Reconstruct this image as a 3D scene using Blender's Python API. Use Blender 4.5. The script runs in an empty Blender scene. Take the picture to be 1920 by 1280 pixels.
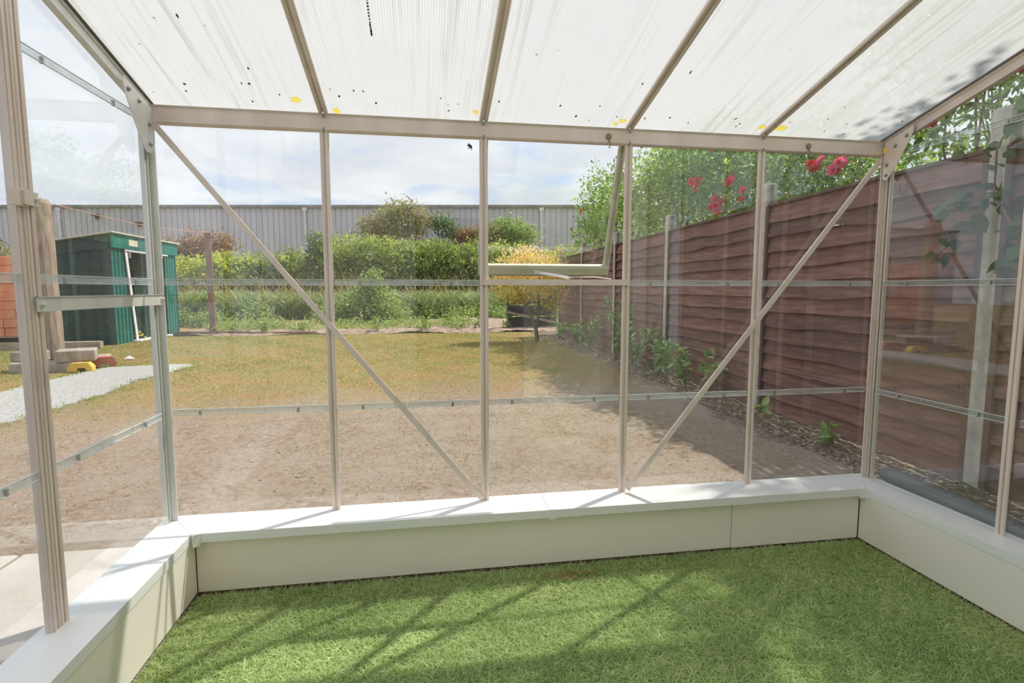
import bpy, math, random
import numpy as np
from mathutils import Vector, Matrix
random.seed(7)
PI = math.pi
S = bpy.context.scene
COL = S.collection

# ------------------------------------------------------------------ camera
CAM = (0.9933, -2.2309, 0.9066)
cd = bpy.data.cameras.new('camera'); cam = bpy.data.objects.new('camera', cd); COL.objects.link(cam)
cam.location = CAM
cam.rotation_euler = (PI / 2 - 0.0968, 0, -0.1622)
cd.sensor_width = 36; cd.lens = 1000.66 / 1920 * 36; cd.clip_start = 0.02; cd.clip_end = 400
S.camera = cam
# ------------------------------------------------------------------ colour management
vs = S.view_settings
S.display_settings.display_device = 'sRGB'
vs.view_transform = 'Standard'; vs.look = 'None'; vs.gamma = 1; vs.exposure = 0.18; vs.use_curve_mapping = False
S.cycles.max_bounces = 10; S.cycles.transparent_max_bounces = 40; S.cycles.diffuse_bounces = 5
S.cycles.glossy_bounces = 4; S.cycles.transmission_bounces = 6
S.cycles.sample_clamp_indirect = 8; S.cycles.use_denoising = True
S.cycles.caustics_reflective = False; S.cycles.caustics_refractive = False
# ------------------------------------------------------------------ sky
w = bpy.data.worlds.new('sky'); S.world = w; w.use_nodes = True
nt = w.node_tree; nt.nodes.clear(); N = nt.nodes.new; L = nt.links.new
tc = N('ShaderNodeTexCoord'); sp = N('ShaderNodeSeparateXYZ'); L(tc.outputs['Generated'], sp.inputs[0])
ad = N('ShaderNodeMath'); ad.operation = 'ADD'; L(sp.outputs[2], ad.inputs[0]); ad.inputs[1].default_value = 0.12
mx = N('ShaderNodeMath'); mx.operation = 'MAXIMUM'; L(ad.outputs[0], mx.inputs[0]); mx.inputs[1].default_value = 0.03
dx = N('ShaderNodeMath'); dx.operation = 'DIVIDE'; L(sp.outputs[0], dx.inputs[0]); L(mx.outputs[0], dx.inputs[1])
dy = N('ShaderNodeMath'); dy.operation = 'DIVIDE'; L(sp.outputs[1], dy.inputs[0]); L(mx.outputs[0], dy.inputs[1])
cb = N('ShaderNodeCombineXYZ'); L(dx.outputs[0], cb.inputs[0]); L(dy.outputs[0], cb.inputs[1])
n1 = N('ShaderNodeTexNoise'); n1.inputs['Scale'].default_value = 1.25; n1.inputs['Detail'].default_value = 7; n1.inputs['Roughness'].default_value = 0.55
n1.inputs['Distortion'].default_value = 0.4
L(cb.outputs[0], n1.inputs['Vector'])
r1 = N('ShaderNodeValToRGB'); L(n1.outputs[0], r1.inputs[0])
r1.color_ramp.elements[0].position = 0.30; r1.color_ramp.elements[0].color = (0, 0, 0, 1)
r1.color_ramp.elements[1].position = 0.47; r1.color_ramp.elements[1].color = (1, 1, 1, 1)
n2 = N('ShaderNodeTexNoise'); n2.inputs['Scale'].default_value = 1.1; n2.inputs['Detail'].default_value = 5; L(cb.outputs[0], n2.inputs['Vector'])
r2 = N('ShaderNodeValToRGB'); L(n2.outputs[0], r2.inputs[0])
r2.color_ramp.elements[0].position = 0.35; r2.color_ramp.elements[0].color = (0.62, 0.66, 0.74, 1)
r2.color_ramp.elements[1].position = 0.62; r2.color_ramp.elements[1].color = (0.84, 0.86, 0.91, 1)
mb = N('ShaderNodeMixRGB'); L(r1.outputs[0], mb.inputs[0]); mb.inputs[1].default_value = (0.42, 0.58, 0.86, 1); L(r2.outputs[0], mb.inputs[2])
bg = N('ShaderNodeBackground'); L(mb.outputs[0], bg.inputs[0]); bg.inputs[1].default_value = 1.04
wo = N('ShaderNodeOutputWorld'); L(bg.outputs[0], wo.inputs[0])
# ------------------------------------------------------------------ sun
sd = bpy.data.lights.new('sun', 'SUN'); sd.energy = 5.0; sd.angle = math.radians(0.9); sd.color = (1.0, 0.95, 0.87)
sun = bpy.data.objects.new('sun', sd); COL.objects.link(sun)
sdir = Vector((0.62, 0.39, 1.0)).normalized()          # towards the sun
sun.rotation_euler = sdir.to_track_quat('Z', 'Y').to_euler(); sun.location = (12, 8, 20)

# ================================================================== materials
def nodes(name):
    m = bpy.data.materials.new(name); m.use_nodes = True; t = m.node_tree; t.nodes.clear()
    return m, t, t.nodes.new, t.links.new
def vec_scaled(t, scale, coord='Object'):
    tcn = t.nodes.new('ShaderNodeTexCoord'); mp = t.nodes.new('ShaderNodeMapping')
    mp.inputs['Scale'].default_value = scale; t.links.new(tcn.outputs[coord], mp.inputs[0]); return mp.outputs[0]
def ramp(t, fac, stops):
    r = t.nodes.new('ShaderNodeValToRGB'); e = r.color_ramp.elements
    while len(e) < len(stops): e.new(0.5)
    for i, (p, c) in enumerate(stops):
        e[i].position = p; e[i].color = (*c, 1) if len(c) == 3 else c
    t.links.new(fac, r.inputs[0]); return r.outputs[0]
def noise(t, scale, vec, detail=4, rough=0.55):
    n = t.nodes.new('ShaderNodeTexNoise'); n.inputs['Scale'].default_value = scale; n.inputs['Detail'].default_value = detail
    n.inputs['Roughness'].default_value = rough; t.links.new(vec, n.inputs['Vector']); return n.outputs[0]
def mixc(t, fac, a, b, mode='MIX'):
    m = t.nodes.new('ShaderNodeMixRGB'); m.blend_type = mode
    for i, v in ((0, fac), (1, a), (2, b)):
        if hasattr(v, 'is_output') or hasattr(v, 'links'): t.links.new(v, m.inputs[i])
        elif isinstance(v, (int, float)): m.inputs[i].default_value = v
        else: m.inputs[i].default_value = (*v, 1)
    return m.outputs[0]
def surf(name, stops, scale=(1, 1, 1), ns=5, rough=0.7, metal=0, bump=0, bscale=None, spec=0.4, detail=5):
    m, t, N, L = nodes(name)
    v = vec_scaled(t, scale); f = noise(t, ns, v, detail)
    c = ramp(t, f, stops); b = N('ShaderNodeBsdfPrincipled'); L(c, b.inputs['Base Color'])
    b.inputs['Roughness'].default_value = rough; b.inputs['Metallic'].default_value = metal
    b.inputs['Specular IOR Level'].default_value = spec
    if bump:
        bn = N('ShaderNodeBump'); bn.inputs['Strength'].default_value = bump; bn.inputs['Distance'].default_value = 0.01
        L(noise(t, bscale or ns * 3, v, 6), bn.inputs['Height']); L(bn.outputs[0], b.inputs['Normal'])
    o = N('ShaderNodeOutputMaterial'); L(b.outputs[0], o.inputs[0]); return m
def flat(name, c, rough=0.6, metal=0):
    d = tuple(x * 0.88 for x in c)
    return surf(name, [(0.35, d), (0.65, c)], ns=6, rough=rough, metal=metal)

def foliage_mat(name, stops, trans=0.35, rough=0.45):
    m, t, N, L = nodes(name)
    a = N('ShaderNodeAttribute'); a.attribute_name = 'tint'
    c = ramp(t, a.outputs['Fac'], stops)
    d = N('ShaderNodeBsdfPrincipled'); L(c, d.inputs['Base Color']); d.inputs['Roughness'].default_value = rough
    d.inputs['Specular IOR Level'].default_value = 0.35
    tr = N('ShaderNodeBsdfTranslucent'); L(mixc(t, 1.0, c, (1.25, 1.3, 0.75), 'MULTIPLY'), tr.inputs[0])
    mi = N('ShaderNodeMixShader'); mi.inputs[0].default_value = trans; L(d.outputs[0], mi.inputs[1]); L(tr.outputs[0], mi.inputs[2])
    o = N('ShaderNodeOutputMaterial'); L(mi.outputs[0], o.inputs[0]); return m

def glass_mat(name, tint=(0.985, 0.995, 0.985), dirt=0.05, refl=1.25, streak=(9, 9, 0.5)):
    """thin window glass: clear with a mirror share by Fresnel and a film of dust and run marks"""
    m, t, N, L = nodes(name)
    tr = N('ShaderNodeBsdfTransparent'); tr.inputs[0].default_value = (*tint, 1)
    gl = N('ShaderNodeBsdfGlossy'); gl.inputs['Roughness'].default_value = 0.0; gl.inputs[0].default_value = (1, 1, 1, 1)
    fr = N('ShaderNodeFresnel'); ge = N('ShaderNodeNewGeometry')
    io = N('ShaderNodeMapRange'); L(ge.outputs['Backfacing'], io.inputs[0]); io.inputs[3].default_value = 1.5; io.inputs[4].default_value = 1 / 1.5
    L(io.outputs[0], fr.inputs[0])          # both faces of the thin sheet mirror like air to glass
    mu = N('ShaderNodeMath'); mu.operation = 'MULTIPLY'; L(fr.outputs[0], mu.inputs[0]); mu.inputs[1].default_value = refl; mu.use_clamp = True
    mi = N('ShaderNodeMixShader'); L(mu.outputs[0], mi.inputs[0]); L(tr.outputs[0], mi.inputs[1]); L(gl.outputs[0], mi.inputs[2])
    di = N('ShaderNodeBsdfDiffuse'); di.inputs[0].default_value = (0.85, 0.84, 0.80, 1)
    tl = N('ShaderNodeBsdfTranslucent'); tl.inputs[0].default_value = (0.85, 0.84, 0.80, 1)
    dm = N('ShaderNodeMixShader'); dm.inputs[0].default_value = 0.5; L(di.outputs[0], dm.inputs[1]); L(tl.outputs[0], dm.inputs[2])
    f = noise(t, 1.0, vec_scaled(t, streak), 5, 0.6)
    k = ramp(t, f, [(0.38, (dirt * 0.25,) * 3), (0.55, (dirt * 0.6,) * 3), (0.72, (dirt * 1.7,) * 3)])
    m2 = N('ShaderNodeMixShader'); L(k, m2.inputs[0]); L(mi.outputs[0], m2.inputs[1]); L(dm.outputs[0], m2.inputs[2])
    o = N('ShaderNodeOutputMaterial'); L(m2.outputs[0], o.inputs[0]); return m

M_ALU = surf('aluminium', [(0.3, (0.76, 0.645, 0.575)), (0.7, (0.87, 0.76, 0.69))], (2, 2, 0.6), 6, 0.42, 0.15, 0.05, 60)
M_ALU_GREY = surf('aluminium_grey', [(0.3, (0.72, 0.71, 0.67)), (0.7, (0.86, 0.85, 0.81))], (2, 2, 0.6), 6, 0.38, 0.2, 0.05, 60)
M_ALU_GREEN = surf('algae_tinged_aluminium', [(0.3, (0.52, 0.51, 0.38)), (0.7, (0.72, 0.69, 0.55))], (1, 1, 4), 6, 0.5, 0.15, 0.1, 50)
M_STEEL = surf('bolt_steel', [(0.3, (0.35, 0.33, 0.30)), (0.7, (0.55, 0.53, 0.5))], ns=40, rough=0.35, metal=0.8)
M_BRASS = surf('aged_brass', [(0.3, (0.22, 0.17, 0.09)), (0.7, (0.38, 0.30, 0.17))], ns=30, rough=0.45, metal=0.7)
M_GROOVE = flat('groove_rubber', (0.16, 0.14, 0.12), 0.7)
M_GLASS = glass_mat('window_glass', dirt=0.021, refl=1.35)
M_GLASS_R = glass_mat('side_window_glass', (0.95, 0.985, 0.965), 0.022, 1.35)
M_GLASS_L = glass_mat('left_window_glass', (0.97, 0.985, 0.98), 0.024, 1.0)
M_SILL = surf('white_upvc', [(0.3, (0.88, 0.88, 0.88)), (0.7, (0.92, 0.92, 0.91))], ns=3, rough=0.32, spec=0.4)
M_PANEL = surf('cream_cladding', [(0.3, (0.93, 0.86, 0.79)), (0.7, (0.96, 0.89, 0.82))], ns=2.5, rough=0.35, spec=0.35)
M_BRICKW = surf('rough_brick_base', [(0.3, (0.16, 0.09, 0.06)), (0.7, (0.30, 0.19, 0.14))], ns=20, rough=0.9, bump=0.3)
M_RENDER = surf('house_render', [(0.3, (0.80, 0.77, 0.72)), (0.7, (0.86, 0.83, 0.79))], ns=6, rough=0.9, bump=0.2)
M_WHITE = flat('white_plastic', (0.93, 0.93, 0.93), 0.35)
M_DARKROOM = flat('dark_room', (0.06, 0.06, 0.065), 0.6)
M_CONC = surf('concrete_post', [(0.3, (0.38, 0.34, 0.30)), (0.5, (0.50, 0.46, 0.41)), (0.72, (0.62, 0.58, 0.53))], ns=9, rough=0.9, bump=0.6, bscale=70)
M_CONC2 = surf('old_concrete', [(0.3, (0.24, 0.20, 0.16)), (0.5, (0.38, 0.33, 0.28)), (0.72, (0.50, 0.46, 0.40))], ns=5, rough=0.95, bump=0.6, bscale=50)
M_SLAB = surf('paving', [(0.3, (0.38, 0.335, 0.30)), (0.5, (0.45, 0.40, 0.365)), (0.75, (0.51, 0.465, 0.43))], ns=3, rough=0.9, bump=0.3, bscale=60)
M_PATH = surf('gravel_path', [(0.32, (0.18, 0.165, 0.15)), (0.44, (0.42, 0.40, 0.385)), (0.7, (0.58, 0.57, 0.555))], (1, 3, 1), 24, 0.95, 0, 1.0, 60, detail=9)
M_WOODP = surf('weathered_post', [(0.3, (0.20, 0.145, 0.11)), (0.5, (0.34, 0.26, 0.20)), (0.75, (0.46, 0.37, 0.29))], (14, 14, 1.2), 3, 0.9, 0, 0.5, 9)
M_WOODP2 = surf('brown_post', [(0.3, (0.20, 0.12, 0.09)), (0.5, (0.30, 0.19, 0.15)), (0.75, (0.42, 0.30, 0.24))], (14, 14, 1.2), 3, 0.9, 0, 0.5, 9)
M_TIMBER = surf('grey_timber', [(0.3, (0.28, 0.22, 0.17)), (0.7, (0.50, 0.43, 0.35))], (1, 12, 12), 4, 0.9, 0, 0.4)
M_BRICK = surf('orange_clay', [(0.3, (0.78, 0.22, 0.10)), (0.5, (0.88, 0.33, 0.17)), (0.7, (0.93, 0.45, 0.27))], ns=2.6, rough=0.85, bump=0.2)
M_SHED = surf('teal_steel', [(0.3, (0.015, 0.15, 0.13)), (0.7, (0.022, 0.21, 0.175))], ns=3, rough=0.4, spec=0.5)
M_SHED_SHADE = surf('shaded_teal_steel', [(0.3, (0.014, 0.050, 0.046)), (0.7, (0.024, 0.070, 0.064))], (1, 1, 0.4), 4, 0.45)  # darker copy of the teal steel, shade of the unlit side put into the colour
M_LINE = flat('pink_string', (0.75, 0.35, 0.33), 0.7)
M_PIPE = surf('dark_grey_pipe', [(0.3, (0.10, 0.10, 0.115)), (0.7, (0.15, 0.15, 0.17))], ns=4, rough=0.4)
M_YEL = flat('yellow_plastic', (0.85, 0.55, 0.10), 0.5); M_RED = flat('faded_red_plastic', (0.58, 0.20, 0.13), 0.6)
M_WH = surf('warehouse_cladding', [(0.3, (0.49, 0.48, 0.53)), (0.7, (0.58, 0.57, 0.62))], (0.5, 0.5, 0.15), 2, 0.6)
M_WHTRIM = surf('roof_edge', [(0.3, (0.16, 0.16, 0.14)), (0.7, (0.32, 0.31, 0.28))], ns=2, rough=0.9)
M_SOIL = surf('bed_soil', [(0.28, (0.14, 0.09, 0.065)), (0.5, (0.32, 0.23, 0.175)), (0.75, (0.50, 0.40, 0.32))], ns=6, rough=1, bump=0.8, bscale=30, detail=8)
M_DSOIL = surf('dark_bed_soil', [(0.30, (0.05, 0.034, 0.024)), (0.5, (0.13, 0.09, 0.065)), (0.72, (0.36, 0.28, 0.21))], ns=26, rough=1, bump=0.9, bscale=50, detail=8)
M_BARK = surf('bark', [(0.3, (0.10, 0.07, 0.05)), (0.7, (0.24, 0.18, 0.13))], (6, 6, 1), 5, 0.9, 0, 0.4)
M_STEM = surf('green_stem', [(0.3, (0.14, 0.16, 0.06)), (0.7, (0.24, 0.26, 0.10))], ns=5, rough=0.7)
M_FOAM = None
M_DOWN = flat('downpipe_grey', (0.72, 0.73, 0.76), 0.5)
M_SPECK = flat('dark_speck', (0.05, 0.04, 0.03), 0.9)

def fence_mat():
    m, t, N, L = nodes('brown_stained_fence')
    v = vec_scaled(t, (6, 1.4, 14)); f = noise(t, 2.2, v, 7, 0.6)
    c = ramp(t, f, [(0.25, (0.095, 0.044, 0.034)), (0.5, (0.18, 0.086, 0.067)), (0.75, (0.29, 0.16, 0.13))])
    at = N('ShaderNodeAttribute'); at.attribute_name = 'tint'
    k = ramp(t, at.outputs['Fac'], [(0, (0.72, 0.74, 0.76)), (1, (1.18, 1.12, 1.10))])
    c = mixc(t, 1.0, c, k, 'MULTIPLY')
    b = N('ShaderNodeBsdfPrincipled'); L(c, b.inputs['Base Color']); b.inputs['Roughness'].default_value = 0.8
    bn = N('ShaderNodeBump'); bn.inputs['Strength'].default_value = 0.35; bn.inputs['Distance'].default_value = 0.01
    L(f, bn.inputs['Height']); L(bn.outputs[0], b.inputs['Normal'])
    o = N('ShaderNodeOutputMaterial'); L(b.outputs[0], o.inputs[0]); return m
M_FENCE = fence_mat()
M_BATTEN = surf('fence_batten', [(0.3, (0.10, 0.055, 0.045)), (0.7, (0.17, 0.09, 0.07))], (6, 6, 1), 4, 0.85)
M_DFENCE = surf('dark_fence', [(0.3, (0.035, 0.035, 0.04)), (0.7, (0.075, 0.07, 0.075))], (1, 4, 1), 5, 0.85)

def poly_mat():
    """fluted polycarbonate: milky, ribbed along the slope, dirt runs in the flutes"""
    m, t, N, L = nodes('fluted_polycarbonate')
    sx = N('ShaderNodeSeparateXYZ'); tcn = N('ShaderNodeTexCoord'); L(tcn.outputs['Object'], sx.inputs[0])
    ml = N('ShaderNodeMath'); ml.operation = 'MULTIPLY'; L(sx.outputs[0], ml.inputs[0]); ml.inputs[1].default_value = 2 * PI / 0.0085
    sn = N('ShaderNodeMath'); sn.operation = 'SINE'; L(ml.outputs[0], sn.inputs[0])
    rib = N('ShaderNodeMapRange'); L(sn.outputs[0], rib.inputs[0]); rib.inputs[1].default_value = 0.2; rib.inputs[2].default_value = 1.0
    v = vec_scaled(t, (55, 1.3, 1.3)); f = noise(t, 1.0, v, 4, 0.6)
    v2 = vec_scaled(t, (2.6, 0.8, 0.8)); f2 = noise(t, 1.0, v2, 2)
    dirt = ramp(t, f, [(0.50, (0, 0, 0)), (0.66, (1, 1, 1))])
    area = ramp(t, f2, [(0.40, (0.08,) * 3), (0.62, (0.85,) * 3)])
    dk = mixc(t, 1.0, dirt, area, 'MULTIPLY')
    c = mixc(t, dk, (0.485, 0.49, 0.485), (0.345, 0.34, 0.29))
    ribc = N('ShaderNodeMath'); ribc.operation = 'MULTIPLY'; L(rib.outputs[0], ribc.inputs[0]); ribc.inputs[1].default_value = 0.36
    c = mixc(t, ribc.outputs[0], c, (0.24, 0.245, 0.24))
    vo = N('ShaderNodeTexVoronoi'); vo.inputs['Scale'].default_value = 9; L(vec_scaled(t, (1, 1, 1)), vo.inputs['Vector'])
    sk = ramp(t, vo.outputs['Distance'], [(0.035, (1, 1, 1)), (0.05, (0, 0, 0))])
    c = mixc(t, sk, c, (0.25, 0.22, 0.17))
    tl = N('ShaderNodeBsdfTranslucent'); L(c, tl.inputs[0])
    di = N('ShaderNodeBsdfPrincipled'); L(c, di.inputs['Base Color']); di.inputs['Roughness'].default_value = 0.3
    mi = N('ShaderNodeMixShader'); mi.inputs[0].default_value = 0.16; L(tl.outputs[0], mi.inputs[1]); L(di.outputs[0], mi.inputs[2])
    tr = N('ShaderNodeBsdfTransparent'); tr.inputs[0].default_value = (0.95, 0.96, 0.95, 1)
    m2 = N('ShaderNodeMixShader'); m2.inputs[0].default_value = 0.10; L(mi.outputs[0], m2.inputs[1]); L(tr.outputs[0], m2.inputs[2])
    o = N('ShaderNodeOutputMaterial'); L(m2.outputs[0], o.inputs[0]); return m
M_POLY = poly_mat()
M_POLYTOP = glass_mat('polycarbonate_skin', (0.97, 0.97, 0.97), 0.04, 0.9)

def lap_mat():
    m, t, N, L = nodes('glass_lap_edge')
    tr = N('ShaderNodeBsdfTransparent'); tr.inputs[0].default_value = (0.93, 0.95, 0.95, 1)
    di = N('ShaderNodeBsdfDiffuse'); di.inputs[0].default_value = (0.85, 0.87, 0.87, 1)
    tl = N('ShaderNodeBsdfTranslucent'); tl.inputs[0].default_value = (0.85, 0.87, 0.87, 1)
    a = N('ShaderNodeMixShader'); a.inputs[0].default_value = 0.6; L(di.outputs[0], a.inputs[1]); L(tl.outputs[0], a.inputs[2])
    f = ramp(t, noise(t, 1.0, vec_scaled(t, (5, 5, 60)), 4, 0.7), [(0.38, (0.10,) * 3), (0.62, (0.32,) * 3)])
    b = N('ShaderNodeMixShader'); L(f, b.inputs[0]); L(tr.outputs[0], b.inputs[1]); L(a.outputs[0], b.inputs[2])
    o = N('ShaderNodeOutputMaterial'); L(b.outputs[0], o.inputs[0]); return m
M_LAP = lap_mat()
M_CUT = flat('cut_glass_edge', (0.80, 0.84, 0.83), 0.25)

def ground_mat():
    """bare tan earth near the greenhouse, thin dry lawn further out, by world position"""
    m, t, N, L = nodes('garden_ground')
    v = vec_scaled(t, (1, 1, 1))
    fine = noise(t, 22, v, 8, 0.75); mid = noise(t, 2.0, v, 6, 0.65); big = noise(t, 0.55, v, 4)
    dirt = ramp(t, fine, [(0.30, (0.12, 0.078, 0.055)), (0.45, (0.275, 0.20, 0.145)), (0.6, (0.36, 0.28, 0.215)), (0.75, (0.49, 0.41, 0.345))])
    dirt2 = mixc(t, ramp(t, mid, [(0.40, (0, 0, 0)), (0.62, (0.6,) * 3)]), dirt, (0.37, 0.315, 0.265))
    lawn = ramp(t, fine, [(0.30, (0.14, 0.12, 0.045)), (0.5, (0.26, 0.22, 0.085)), (0.7, (0.38, 0.31, 0.15))])
    lawn = mixc(t, ramp(t, mid, [(0.42, (0, 0, 0)), (0.60, (0.65,) * 3)]), lawn, (0.36, 0.20, 0.095))
    sx = N('ShaderNodeSeparateXYZ'); L(v, sx.inputs[0])
    ns = N('ShaderNodeMath'); ns.operation = 'MULTIPLY_ADD'; L(mid, ns.inputs[0]); ns.inputs[1].default_value = 3.2
    xs = N('ShaderNodeMath'); xs.operation = 'MULTIPLY'; L(sx.outputs[0], xs.inputs[0]); xs.inputs[1].default_value = -0.22
    yx = N('ShaderNodeMath'); yx.operation = 'ADD'; L(sx.outputs[1], yx.inputs[0]); L(xs.outputs[0], yx.inputs[1]); L(yx.outputs[0], ns.inputs[2])
    k = N('ShaderNodeMapRange'); L(ns.outputs[0], k.inputs[0]); k.inputs[1].default_value = 4.6; k.inputs[2].default_value = 6.2
    c = mixc(t, k.outputs[0], dirt2, lawn)
    b = N('ShaderNodeBsdfPrincipled'); L(c, b.inputs['Base Color']); b.inputs['Roughness'].default_value = 1.0; b.inputs['Specular IOR Level'].default_value = 0.1
    bn = N('ShaderNodeBump'); bn.inputs['Strength'].default_value = 0.9; bn.inputs['Distance'].default_value = 0.02
    L(fine, bn.inputs['Height']); L(bn.outputs[0], b.inputs['Normal'])
    o = N('ShaderNodeOutputMaterial'); L(b.outputs[0], o.inputs[0]); return m
M_GROUND = ground_mat()

F_TURF = foliage_mat('turf_pile', [(0, (0.16, 0.26, 0.09)), (0.4, (0.47, 0.58, 0.26)), (0.75, (0.71, 0.78, 0.46)), (1, (0.92, 0.90, 0.70))], 0.42, 0.5)
F_LAWN = foliage_mat('lawn_blades', [(0, (0.20, 0.27, 0.07)), (0.4, (0.36, 0.36, 0.12)), (0.7, (0.52, 0.41, 0.18)), (1, (0.56, 0.36, 0.20))], 0.3, 0.7)
F_STRAW = foliage_mat('dead_straw', [(0, (0.16, 0.10, 0.06)), (0.5, (0.36, 0.26, 0.16)), (1, (0.62, 0.50, 0.36))], 0.1, 0.9)
F_TUFT = foliage_mat('green_grass', [(0, (0.20, 0.30, 0.07)), (0.6, (0.34, 0.42, 0.11)), (1, (0.55, 0.50, 0.22))], 0.35, 0.6)
F_HEDGE = foliage_mat('hedge_leaves', [(0, (0.09, 0.15, 0.04)), (0.5, (0.27, 0.35, 0.09)), (0.85, (0.52, 0.58, 0.17)), (1, (0.70, 0.70, 0.26))], 0.35)
F_HEDGE2 = foliage_mat('yellow_hedge_leaves', [(0, (0.18, 0.25, 0.05)), (0.5, (0.46, 0.52, 0.10)), (1, (0.80, 0.74, 0.20))], 0.35)
F_BROWN = foliage_mat('olive_brown_leaves', [(0, (0.17, 0.19, 0.08)), (0.5, (0.33, 0.33, 0.14)), (0.8, (0.45, 0.34, 0.19)), (1, (0.56, 0.32, 0.20))], 0.3)
F_RUST = foliage_mat('rust_leaves', [(0, (0.20, 0.20, 0.08)), (0.5, (0.36, 0.24, 0.13)), (1, (0.50, 0.18, 0.14))], 0.3)
F_DEEP = foliage_mat('deep_green_leaves', [(0, (0.07, 0.14, 0.05)), (0.6, (0.14, 0.24, 0.08)), (1, (0.26, 0.36, 0.14))], 0.3)
F_REED = foliage_mat('reed_leaves', [(0, (0.10, 0.17, 0.08)), (0.5, (0.26, 0.35, 0.18)), (0.85, (0.46, 0.54, 0.34)), (1, (0.62, 0.60, 0.42))], 0.35)
F_WEED = foliage_mat('weed_leaves', [(0, (0.14, 0.22, 0.07)), (0.6, (0.34, 0.43, 0.16)), (1, (0.54, 0.60, 0.28))], 0.38)
F_ROSE = foliage_mat('rose_leaves', [(0, (0.10, 0.19, 0.06)), (0.5, (0.24, 0.37, 0.11)), (0.85, (0.42, 0.54, 0.18)), (1, (0.60, 0.68, 0.32))], 0.45, 0.35)
F_LAUREL = foliage_mat('laurel_leaves', [(0, (0.14, 0.28, 0.10)), (0.6, (0.30, 0.48, 0.17)), (1, (0.55, 0.68, 0.28))], 0.3, 0.3)
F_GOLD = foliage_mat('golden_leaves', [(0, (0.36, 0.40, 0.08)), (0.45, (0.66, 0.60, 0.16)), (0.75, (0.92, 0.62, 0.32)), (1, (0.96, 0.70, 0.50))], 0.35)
F_IVY = foliage_mat('ivy_leaves', [(0, (0.03, 0.07, 0.025)), (0.6, (0.07, 0.14, 0.05)), (1, (0.20, 0.28, 0.11))], 0.3, 0.3)
M_FOAM = foliage_mat('yellow_foam', [(0, (0.92, 0.78, 0.48)), (1, (0.95, 0.86, 0.62))], 0.75, 0.9)
F_PETAL = foliage_mat('red_petals', [(0, (0.62, 0.015, 0.03)), (1, (0.85, 0.05, 0.09))], 0.3, 0.5)
F_PINK = foliage_mat('pink_petals', [(0, (0.70, 0.08, 0.28)), (1, (0.85, 0.22, 0.42))], 0.3, 0.5)

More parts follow.
